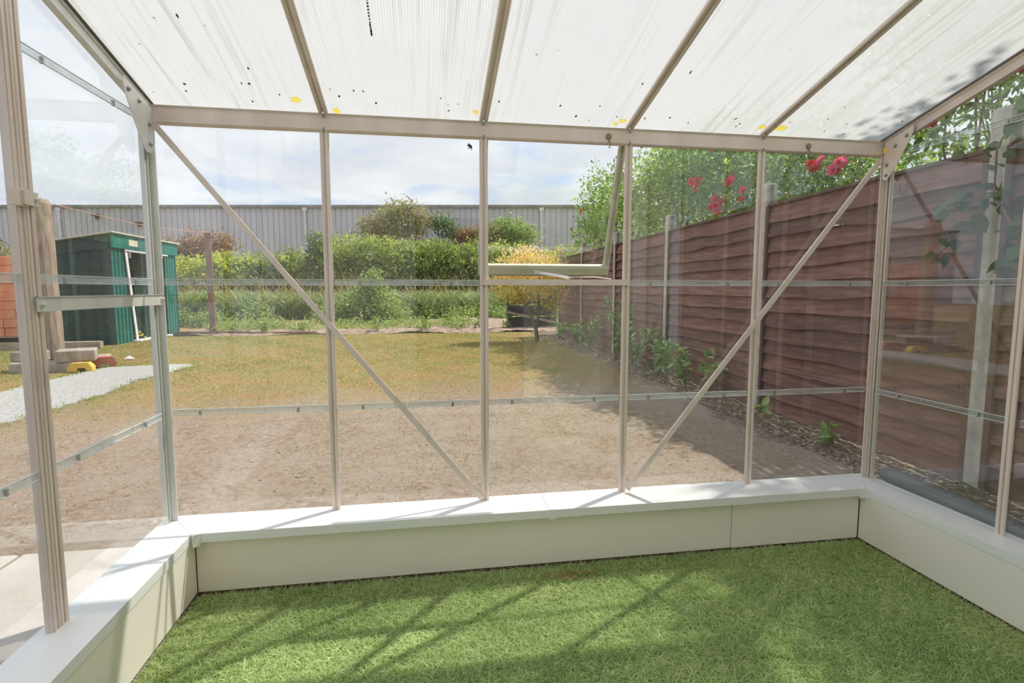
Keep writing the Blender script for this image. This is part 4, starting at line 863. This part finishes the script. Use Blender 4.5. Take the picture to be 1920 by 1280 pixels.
MB().box((SX + 0.05, 11.36, 1.90), (SX + 0.058, 11.74, 2.04)).build('name_plate', flat('plate_cream', (0.70, 0.66, 0.50)), fascia)
MB().box((SXB, SY0 + 0.1, G), (SXB + 0.03, SY1, 1.68)).build('back_wall', M_SHED_SHADE, sh)
MB().box((SXB, SY1 - 0.03, G), (SX, SY1, 1.75)).build('side_wall', M_SHED_SHADE, sh)
MB().box((SX - 0.30, 12.15, G), (SX - 0.27, 13.2, 1.80)).build('inner_door', M_SHED_SHADE, sh)
hs = MB(); hs.tube([(SX - 0.12 + 0.14 * math.cos(t * 1.1), 11.85 + 0.22 * math.sin(t), G + 0.06 + 0.012 * t) for t in [i * 0.5 for i in range(30)]], 0.014, 6)
tag(hs.build('hose', flat('yellow_hose', (0.55, 0.50, 0.10), 0.5)), 'yellow green hose coiled in the open shed doorway', 'hose')

# ---------------------------------------------------------------- warehouse
ya = 0.1622; fh = Vector((math.sin(ya), math.cos(ya), 0)); rh = Vector((math.cos(ya), -math.sin(ya), 0)); O = Vector((6.161, 29.349, 0))
wh = thing('warehouse', tuple(O + Vector((0, 0, G))), 'long pale grey ribbed metal warehouse behind the hedge', 'building')
P = []; pts = []; s_ = -46.0
while s_ < 16:
    pts += [(s_, 0), (s_ + 0.27, 0), (s_ + 0.285, 0.045), (s_ + 0.318, 0.045), (s_ + 0.333, 0)]; s_ += 0.333
for s_, o in pts:
    q = O + rh * s_ + fh * o; P += [(q.x, q.y, G), (q.x, q.y, 5.72)]
m_ = MB(); m_.add(P, [(2 * i, 2 * i + 2, 2 * i + 3, 2 * i + 1) for i in range(len(pts) - 1)])
e0, e1 = O + rh * -46 + fh * 0.05, O + rh * 16.2 + fh * 0.05; b0, b1 = e0 + fh * 12, e1 + fh * 12
for u_, v_2 in ((e1, b1), (b1, b0), (b0, e0)): m_.add([(u_.x, u_.y, G), (v_2.x, v_2.y, G), (v_2.x, v_2.y, 5.72), (u_.x, u_.y, 5.72)], [(0, 1, 2, 3)])
m_.build('cladding', M_WH, wh)
m_ = MB(); m_.beam(e0 - fh * 0.12 + Vector((0, 0, 5.76)), e1 - fh * 0.12 + Vector((0, 0, 5.76)), 0.20, 0.16, fh)
m_.build('roof_edge', M_WHTRIM, wh)
m_ = MB(); m_.add([tuple(e0 + Vector((0, 0, 5.83))), tuple(e1 + Vector((0, 0, 5.83))), tuple(b1 + Vector((0, 0, 6.0))), tuple(b0 + Vector((0, 0, 6.0))), tuple(e0 + Vector((0, 0, 5.73))), tuple(e1 + Vector((0, 0, 5.73))), tuple(b1 + Vector((0, 0, 5.73))), tuple(b0 + Vector((0, 0, 5.73)))],
     [(0, 1, 2, 3), (7, 6, 5, 4), (0, 4, 5, 1), (1, 5, 6, 2), (2, 6, 7, 3), (3, 7, 4, 0)]); m_.build('roof', M_WHTRIM, wh)
for s_ in (-26.6, -12.16, 1.72):
    q = O + rh * s_ - fh * 0.10
    m_ = MB(); m_.tube([(q.x, q.y, 5.66), (q.x, q.y, 5.2), (q.x + 0.04, q.y, 2.8), (q.x + 0.10, q.y, G)], 0.075, 10); dp = m_.build('downpipe', M_DOWN, wh); MB().box((q.x - 0.13, q.y - 0.08, 5.50), (q.x + 0.13, q.y + 0.08, 5.68)).build('hopper', M_DOWN, dp)
for s_, z in ((-28.06, 5.12), (-24.4, 5.25), (-21.92, 4.8)):
    q = O + rh * s_ - fh * 0.12
    m_ = MB(); m_.box((q.x - 0.16, q.y - 0.25, z - 0.04), (q.x + 0.16, q.y + 0.12, z + 0.05)); m_.box((q.x - 0.04, q.y - 0.1, z - 0.22), (q.x + 0.04, q.y + 0.12, z)); m_.build('wall_light', M_GROOVE, wh)

# ================================================================== plants
def stemset(parent, base, tips, r0, mat, seed, mid=0.5):
    rr = random.Random(seed); m_ = MB(); b0 = Vector(base)
    for tp in tips:
        tp = Vector(tp); md = b0.lerp(tp, 0.5) + Vector((rr.uniform(-.1, .1), rr.uniform(-.1, .1), 0.08)) * (tp - b0).length * 0.6
        m_.tube([b0, b0.lerp(md, 0.5) + Vector((0, 0, 0.02)), md, md.lerp(tp, 0.5), tp], [r0, r0 * .85, r0 * .65, r0 * .45, r0 * .2], 6)
    return m_.build('stem', mat, parent)
# hedge, in four clipped lengths
hd = [(-9.3, -6.3, 21.6, 2.15, F_HEDGE2, 'yellow green hedge length nearest the shed'), (-6.4, -3.2, 21.9, 2.35, F_HEDGE, 'mixed green hedge length seen behind the long brace'),
      (-3.1, 0.4, 21.2, 2.92, F_HEDGE, 'tall dense hedge length below the brown tree'), (0.3, 4.0, 21.2, 2.82, F_HEDGE, 'dense hedge length seen through the vent bay left side'), (3.9, 8.6, 21.6, 2.72, F_HEDGE, 'hedge length behind the golden tree')]
for i, (x0, x1, y, zt, mt, lab) in enumerate(hd):
    t = thing('hedge', ((x0 + x1) / 2, y, G), lab, 'hedge', 'lengths of the boundary hedge')
    bl = []; rr = random.Random(i + 50)
    for j in range(int((x1 - x0) / 0.75) + 1):
        xx = x0 + 0.35 + j * (x1 - x0 - 0.5) / max(1, int((x1 - x0) / 0.75)); hh = zt + rr.uniform(-0.22, 0.10)
        bl.append(((xx, y + rr.uniform(-.2, .2), (hh + G) / 2 + 0.35), (0.66, 0.9, (hh - G) / 2 - 0.30)))
        bl.append(((xx + rr.uniform(-.2, .2), y - 0.35, rr.uniform(0.6, zt - 0.7)), (0.5, 0.55, 0.5)))
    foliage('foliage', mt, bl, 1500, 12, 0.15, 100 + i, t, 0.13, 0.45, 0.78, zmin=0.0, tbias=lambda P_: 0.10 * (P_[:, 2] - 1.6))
    c_ = MB(); c_.bevbox((x0 + 0.25, y - 0.35, G + 0.2), (x1 - 0.25, y + 0.4, zt - 0.65), 0.2); c_.build('inner_branches', M_BARK, t)
# trees and shrubs behind the hedge
def small_tree(name, lab, cat, base, blobs, mat, twigs, per, size, seed, r0=0.06, spread=0.16, shell=0.4, group=None):
    t = thing(name, base, lab, cat, group)
    foliage('foliage', mat, blobs, twigs, per, size, seed, t, spread, 0.5, shell)
    rr = random.Random(seed); tips = []
    for c_, r_ in blobs:
        for _ in range(3): tips.append((c_[0] + rr.uniform(-.6, .6) * r_[0], c_[1] + rr.uniform(-.5, .5) * r_[1], c_[2] + rr.uniform(0.0, .8) * r_[2]))
    stemset(t, base, tips, r0, M_BARK, seed); return t
small_tree('tree', 'brown tinged bushy tree rising above the hedge against the warehouse', 'tree', (-0.4, 26, G), [((-0.6, 26, 4.15), (1.35, 0.9, 0.75)), ((0.4, 26, 4.35), (1.05, 0.8, 0.75)), ((-0.1, 26, 4.8), (0.8, 0.6, 0.42)), ((-1.5, 26, 3.8), (0.8, .7, .5))], F_BROWN, 620, 8, 0.16, 201, 0.06, 0.24, 0.1)
small_tree('tree', 'small thin dark green tree above the hedge beside the brown tree', 'tree', (2.1, 26, G), [((1.9, 26, 4.4), (0.5, 0.4, 0.5)), ((2.35, 26, 4.0), (0.45, 0.4, 0.4))], F_DEEP, 110, 8, 0.15, 202, 0.04, 0.2, 0.1)
small_tree('tree', 'rust coloured low shrub top above the hedge left of the vent bay', 'shrub', (3.2, 26, G), [((3.2, 26, 3.6), (0.75, 0.5, 0.4))], F_RUST, 200, 8, 0.14, 203, 0.05)
small_tree('tree', 'rounded green tree above the hedge seen through the open vent', 'tree', (5.6, 26, G), [((5.3, 26, 3.95), (0.9, 0.7, 0.6)), ((6.1, 26, 3.75), (0.8, 0.6, 0.55))], F_WEED, 460, 8, 0.15, 204, 0.05, 0.22, 0.1)
small_tree('tree', 'olive shrub top above the hedge at the left edge of the vent bay', 'shrub', (4.3, 25.6, G), [((4.2, 25.6, 3.75), (0.6, 0.5, 0.42))], F_BROWN, 260, 8, 0.13, 205, 0.05)
small_tree('tree', 'olive shrub with reddish shoots behind the far wooden post', 'shrub', (-8.7, 24, G), [((-8.9, 24, 2.75), (1.1, 0.7, 0.7)), ((-8.0, 24, 2.9), (0.6, 0.5, 0.5)), ((-9.9, 24, 2.4), (0.9, 0.6, 0.6))], F_RUST, 480, 8, 0.14, 206, 0.04, 0.22, 0.1)
small_tree('tree', 'dark scrubby bush behind the orange bricks', 'shrub', (-14.2, 20, G), [((-14.4, 20, 1.6), (1.8, 0.8, 0.9)), ((-12.3, 20, 1.2), (1.2, .8, .9))], F_BROWN, 500, 8, 0.14, 207, 0.05)
small_tree('shrub', 'green shrub growing between the brick stack and the shed', 'shrub', (-9.2, 14.2, G), [((-9.2, 14.2, 0.7), (0.8, 0.5, 0.9)), ((-9.0, 14.0, 1.1), (0.5, 0.4, 0.5))], F_WEED, 420, 8, 0.08, 208, 0.04, 0.12)
small_tree('tree', 'narrow dark conifer like bush at the step in the hedge', 'shrub', (-3.35, 21.0, G), [((-3.35, 21.0, 1.9), (0.36, 0.4, 1.35))], F_DEEP, 420, 8, 0.12, 209, 0.05, 0.10)

# reeds
n = 6500; X = rng.uniform(-8.5, 6.0, n); Y = rng.uniform(17.3, 20.2, n); H0 = 1.35 + 0.35 * wob(X * 0.8, Y * 0.8)
rd = blades('reeds', F_REED, X, Y, np.full(n, G + 0.05), 1.5, 0.075, 0.95, 5, 31, tintf=lambda x, y, r: r.beta(2, 2, len(x)))
tag(rd, 'tall blue green reeds in front of the hedge', 'reeds', kind='stuff')
n = 900; X = rng.uniform(-8, 6, n); Y = rng.uniform(17.2, 18.4, n)
tag(blades('dry_stalks', F_LAWN, X, Y, np.full(n, G + 0.05), 2.0, 0.022, 0.5, 4, 33, tintf=lambda x, y, r: 0.7 + 0.3 * r.random(len(x))), 'pale dry stalks poking out of the reeds', 'dry stalks', kind='stuff')
# weeds on the bed (low)
bl = []
rr = random.Random(77)
for i in range(46):
    x = rr.uniform(-8.4, 5.2); y = rr.uniform(16.0, 17.6); bl.append(((x, y, G + 0.25), (0.55, 0.4, rr.uniform(0.22, 0.50))))
for i in range(26):
    x = rr.uniform(-5.2, 4.0); y = rr.uniform(13.4, 15.2); s_ = rr.uniform(.08, .2); bl.append(((x, y, G + 0.12), (0.35, 0.3, s_)))
tag(foliage('weeds', F_WEED, bl, 4200, 8, 0.085, 300, None, 0.10, 0.55, 0.5), 'low bright green weeds over the far bed', 'weeds', kind='stuff')
tag(foliage('weeds', F_TUFT, [((-3.2, 13.9, G + 0.1), (2.0, .5, .22)), ((-.6, 13.9, G + .08), (1.2, .5, .16)), ((1.2, 14.2, G + 0.1), (1.6, .6, .14))], 900, 7, 0.07, 301, None, 0.08, 0.4, 0.2), 'thin olive weeds along the grass edge of the end bed', 'weeds', kind='stuff')
small_tree('bush', 'big leafy green bush with a tall spire in front of the reeds', 'bush', (-0.9, 15.9, G), [((-1.0, 15.9, 0.25), (0.95, 0.7, 0.62)), ((-0.35, 15.8, 0.15), (0.75, .6, .5)), ((-0.7, 15.9, 0.85), (0.55, 0.45, 0.42)), ((-0.65, 15.9, 1.25), (0.22, 0.22, 0.35)), ((-1.8, 15.8, 0.0), (0.5, .4, .35))], F_WEED, 1100, 8, 0.095, 210, 0.03, 0.12, 0.35)
# small seedlings in the end bed
sl = [(-3.3, 13.1), (-2.3, 13.2), (-0.35, 13.0), (1.0, 13.0), (2.55, 13.3), (3.35, 13.2), (-4.1, 13.3)]
sn = ['near the far wooden post', 'in line with the long brace', 'right of the second glazing bar', 'before the dry mound', 'left of the golden tree', 'beside the golden tree trunk', 'beside the shed end of the bed']
for i, (x, y) in enumerate(sl):
    t = thing('bean_plant', (x, y, G + 0.05), 'small upright seedling in the end bed, ' + sn[i], 'seedling', 'seedlings along the edge of the end bed')
    foliage('leaves', F_WEED, [((x, y, G + 0.22), (0.09, 0.09, 0.20))], 22, 4, 0.085, 400 + i, t, 0.03, 0.45, 0.2)
    MB().tube([(x, y, G), (x + 0.01, y, G + 0.2), (x, y, G + 0.38)], [0.008, 0.006, 0.003], 5).build('stem', M_STEM, t)

# laurels along the fence
lau = [(4.16, 6.3, 0.95, 0.30, 'tallest young laurel along the fence, just beyond the third glazing bar'), (4.10, 5.35, 0.62, 0.28, 'pale green young laurel seen just right of the third glazing bar'), (4.14, 4.62, 0.50, 0.16, 'slim yellow green laurel shoot beside the middle concrete post'),
       (4.12, 4.25, 0.42, 0.20, 'dark young laurel right of the middle concrete post'), (4.10, 3.70, 0.42, 0.24, 'bushy low laurel below the waney panels right of the middle concrete post'), (4.16, 3.30, 0.36, 0.16, 'bluish young laurel behind the right brace'),
       (4.13, 2.35, 0.16, 0.10, 'tiny green plant at the foot of the near concrete post'), (4.02, 1.30, 0.20, 0.12, 'small bright leafy plant in the bed near the greenhouse corner'), (4.22, 7.9, 0.55, 0.22, 'young laurel beyond the tallest one by the fence'),
       (4.26, 9.0, 0.42, 0.24, 'low dark laurel at the far concrete posts'), (4.25, 10.4, 0.40, 0.26, 'low laurel clump at the far end of the fence bed')]
for i, (x, y, h, r_, lab) in enumerate(lau):
    t = thing('laurel', (x, y, G + 0.02), lab, 'laurel', 'young laurels along the fence'); rr = random.Random(i); ns_ = 3 + int(h * 6); pts_ = []; m_ = MB(); k_h = 1.3 if i not in (6, 7) else 0.85; h *= k_h; r_ *= 1.15; ns_ += 2 if k_h > 1 else -1
    for s_ in range(ns_):
        a = rr.uniform(0, 2 * PI); tip = Vector((x + r_ * rr.uniform(.3, 1) * math.cos(a), y + r_ * rr.uniform(.3, 1) * math.sin(a), G + h * rr.uniform(0.6, 1.05)))
        b0 = Vector((x, y, G)); md = b0.lerp(tip, .5) + Vector((0, 0, 0.04)); m_.tube([b0, md, tip], [0.007, 0.005, 0.002], 5)
        for q in range(max(5, int(12 * h + 4))):
            u = rr.uniform(0.25, 1.0); pts_.append(tuple((b0.lerp(md, u * 2) if u < .5 else md.lerp(tip, u * 2 - 1))))
    m_.build('stem', M_STEM, t)
    P_ = np.array(pts_); rg2 = np.random.default_rng(i + 900); D2 = rg2.normal(size=P_.shape) * np.array([1, 1, .5]) + np.array([0, 0, 0.5])
    V, F = leaf_arrays(P_, D2, 0.115, rg2, 0.42, 0.2, 0.15); tt = np.repeat(np.clip(rg2.beta(2, 2, len(P_)), 0, 1), 2)
    npmesh('leaves', V, F, tt, F_LAUREL, t)
# broad leaves by the second right pane
t = thing('broad_leaf_plant', (4.02, -0.28, G), 'low plant with broad bright green leaves outside the second right pane', 'plant'); rg2 = np.random.default_rng(4)
P_ = np.array([[4.02, -0.28, G + 0.03]] * 11) + rg2.normal(size=(11, 3)) * 0.02; a = np.linspace(0, 6, 11); D2 = np.stack([np.cos(a), np.sin(a), np.full(11, 0.45)], 1)
V, F = leaf_arrays(P_, D2, 0.22, rg2, 0.34, 0.2, 0.35); npmesh('leaves', V, F, np.full(22, 0.8), F_WEED, t)

# golden tree
t = thing('golden_tree', (3.52, 10.1, G), 'small golden orange leaved tree at the end of the lawn', 'tree')
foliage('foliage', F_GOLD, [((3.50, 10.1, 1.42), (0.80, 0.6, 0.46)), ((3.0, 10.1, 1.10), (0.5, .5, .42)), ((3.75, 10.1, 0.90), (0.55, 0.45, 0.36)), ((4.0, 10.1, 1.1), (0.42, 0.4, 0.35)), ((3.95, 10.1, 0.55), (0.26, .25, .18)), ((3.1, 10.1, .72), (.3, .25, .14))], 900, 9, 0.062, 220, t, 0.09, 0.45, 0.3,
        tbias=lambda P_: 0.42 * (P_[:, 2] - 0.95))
m_ = MB(); m_.tube([(3.62, 10.1, G), (3.58, 10.1, 0.0), (3.42, 10.1, 0.4), (3.2, 10.1, 0.8), (3.05, 10.1, 1.1)], [0.055, 0.045, 0.035, 0.025, 0.01], 8)
m_.tube([(3.60, 10.1, 0.0), (3.66, 10.12, 0.45), (3.62, 10.1, 0.9), (3.7, 10.1, 1.4)], [0.04, 0.032, 0.025, 0.01], 8); m_.tube([(3.42, 10.1, 0.4), (3.35, 10.2, 0.8), (3.4, 10.1, 1.3)], [0.03, 0.02, 0.01], 8)
m_.tube([(3.66, 10.12, 0.45), (3.95, 10.1, 0.75), (4.05, 10.1, 1.1)], [0.03, 0.02, 0.01], 8); m_.build('trunk', M_BARK, t)

# roses behind the fence
def bloom(parent, p, r, seed, mat=None):
    rg2 = np.random.default_rng(seed); Vs = []; Fs = []; o = 0
    for ring, (cnt, tilt, s_) in enumerate(((5, 1.25, .55), (6, .75, .85), (7, .25, 1.0))):
        for j in range(cnt):
            a = 2 * PI * j / cnt + ring * .5 + rg2.uniform(-.2, .2); R_ = r * s_
            d = np.array([math.cos(a), math.sin(a), 0]); sd_ = np.array([-math.sin(a), math.cos(a), 0]); u = np.array([0, 0, 1.0])
            dd = d * math.cos(tilt) + u * math.sin(tilt)
            Vs += [p + sd_ * R_ * .18, p - sd_ * R_ * .18, p + dd * R_ * .65 - sd_ * R_ * .5, p + dd * R_ * 1.0 - sd_ * R_ * .2 + u * R_ * .1, p + dd * R_ * 1.0 + sd_ * R_ * .2 + u * R_ * .1, p + dd * R_ * .65 + sd_ * R_ * .5]
            Fs += [(o, o + 5, o + 4, o + 3), (o, o + 3, o + 2, o + 1)]; o += 6
    ax = np.array([-.75, -.5, .35]) + rg2.normal(size=3) * .35; ax /= np.linalg.norm(ax); e1_ = np.cross(ax, [0, 0, 1.]); e1_ /= np.linalg.norm(e1_); e2_ = np.cross(ax, e1_)
    Q = np.array(Vs) - p; Vs = p + Q[:, :1] * e1_ + Q[:, 1:2] * e2_ + Q[:, 2:] * ax
    npmesh('rose_bloom', np.array(Vs), np.array(Fs), rg2.random(len(Fs)), mat or F_PETAL, parent)
def rose(lab, base, blobs, twigs, seed, blooms, canes, size=0.055, pink=()):
    t = thing('rose_bush', base, lab, 'rose bush', 'rose bushes behind the fence')
    def clip(T): return (T[:, 0] > 4.44 + 0.024 * T[:, 1]) | (T[:, 2] > 1.80)
    foliage('foliage', F_ROSE, blobs, int(twigs * 0.68), 8, size * 1.18, seed, t, 0.085, 0.62, 0.25, clip=clip)
    rr = random.Random(seed); tips = []
    for c_, r_ in blobs:
        for _ in range(4): tips.append((c_[0] + rr.uniform(-.7, .7) * r_[0], c_[1] + rr.uniform(-.7, .7) * r_[1], c_[2] + rr.uniform(0.1, 1.0) * r_[2]))
    stemset(t, base, tips + canes, 0.012, M_BARK, seed)
    for i, b_ in enumerate(blooms): bloom(t, np.array(b_), 0.060, seed * 31 + i)
    for i, b_ in enumerate(pink): bloom(t, np.array(b_), 0.055, seed * 37 + i, F_PINK)
def clus(c_, n_, s_, seed):
    rr = random.Random(seed); return [(c_[0] + rr.uniform(-.05, .05), c_[1] + rr.uniform(-s_, s_), c_[2] + rr.uniform(-s_, s_)) for _ in range(n_)]
rose('tall rose bush at the far left, reaching over the fence towards the vent', (5.2, 8.3, G), [((5.0, 8.4, 2.3), (0.6, 1.2, 0.9)), ((4.95, 9.6, 2.8), (0.45, 0.75, 0.8)), ((5.0, 7.4, 2.6), (0.6, 0.9, 0.9)), ((4.75, 9.9, 2.0), (0.4, .5, .55))], 1500, 500,
     clus((4.75, 10.3, 2.75), 2, 0.1, 1), [(4.9, 9.9, 3.95), (4.85, 10.3, 3.5)], 0.060)
rose('dense rose bush with light green leaves behind the third panel', (5.2, 5.9, G), [((5.0, 6.0, 2.4), (0.55, 1.1, 0.85)), ((5.0, 5.2, 2.7), (0.55, 0.8, 0.7)), ((5.3, 6.4, 2.9), (0.5, .9, .6))], 1500, 501, [], [(5, 6.4, 3.6), (5.0, 5.2, 3.5)], 0.055)
rose('rose bush with bunches of bright red blooms above the second panel', (5.2, 4.1, G), [((5.0, 4.2, 2.2), (0.5, 0.9, 0.65)), ((5.05, 3.4, 2.1), (0.5, .7, .55)), ((5.1, 4.4, 2.75), (0.5, .8, .5))], 1350, 502,
     clus((4.52, 4.40, 2.28), 5, 0.07, 2) + clus((4.50, 3.82, 1.93), 7, 0.085, 3) + clus((4.52, 3.62, 2.15), 3, 0.06, 4) + [(4.52, 3.35, 2.0), (4.52, 3.36, 1.9), (4.5, 4.0, 2.62)], [(5, 3.5, 2.9)], 0.052)
rose('loose rose bush with red and pink blooms behind the near concrete post', (5.1, 2.3, G), [((5.0, 2.7, 2.05), (0.4, 0.75, 0.42)), ((5.0, 2.1, 1.88), (0.4, .6, .30)), ((5.1, 2.9, 2.5), (0.4, .6, .3))], 800, 503,
     clus((4.60, 2.35, 2.00), 3, 0.06, 5), [(5.1, 2.9, 2.7)], 0.048, pink=clus((4.6, 2.08, 1.98), 4, 0.06, 6) + [(4.6, 2.26, 2.08)])
rose('tall dark rose bush overhanging the fence beside the greenhouse corner', (5.1, 0.9, G), [((4.9, 1.0, 2.4), (0.55, 0.8, 0.75)), ((4.8, 1.2, 3.1), (0.55, .75, .7)), ((4.8, 0.3, 2.6), (0.5, .6, .8)), ((4.6, .6, 3.4), (.5, .6, .4))], 1700, 504,
     clus((4.45, 1.05, 2.05), 2, 0.06, 7), [(4.8, 0.9, 3.7)], 0.055, pink=clus((4.5, 0.7, 2.3), 3, 0.2, 8))
rose('dark rose bush nearest the house behind the fence', (5.1, -1.0, G), [((4.9, -0.8, 2.3), (0.55, 0.9, 0.7)), ((4.9, -1.8, 2.2), (0.5, .9, .6)), ((4.8, -0.4, 3.0), (.5, .6, .4))], 1300, 505, [], [(4.9, -0.9, 3.2)], 0.055)
# trailing branch hanging over the broad post
t = thing('trailing_branch', (4.30, 0.30, 1.95), 'leafy trailing branch hanging down in front of the broad concrete post', 'branch')
m_ = MB(); cn = [[(4.45, 0.25, 1.98), (4.22, 0.28, 1.92), (4.16, 0.36, 1.70), (4.14, 0.34, 1.45), (4.13, 0.45, 1.28), (4.12, 0.56, 1.18), (4.11, 0.66, 1.08)],
                 [(4.14, 0.34, 1.45), (4.12, 0.50, 1.42), (4.10, 0.62, 1.40)], [(4.22, 0.20, 1.90), (4.17, 0.15, 1.6), (4.15, 0.13, 1.3), (4.14, 0.20, 1.12), (4.13, 0.30, 1.00)], [(4.17, 0.15, 1.6), (4.14, 0.02, 1.45), (4.13, -0.08, 1.25)], [(4.14, 0.34, 1.45), (4.12, 0.20, 1.22), (4.12, 0.10, 1.05)]]
pts_ = []
for c_ in cn:
    m_.tube(c_, [0.006] * (len(c_) - 1) + [0.002], 6)
    for i in range(len(c_) - 1):
        for u in np.linspace(0, 1, 6): pts_.append(np.array(c_[i]) * (1 - u) + np.array(c_[i + 1]) * u)
m_.build('stem', M_BARK, t); P_ = np.array(pts_); rg2 = np.random.default_rng(8); P_ = P_ + rg2.normal(size=P_.shape) * 0.015
D2 = rg2.normal(size=P_.shape) + np.array([-0.2, 0, -0.5]); V, F = leaf_arrays(P_, D2, 0.095, rg2, 0.75, 0.2, 0.2)
npmesh('leaves', V, F, np.repeat(rg2.beta(1.5, 2.2, len(P_)), 2), F_IVY, t)
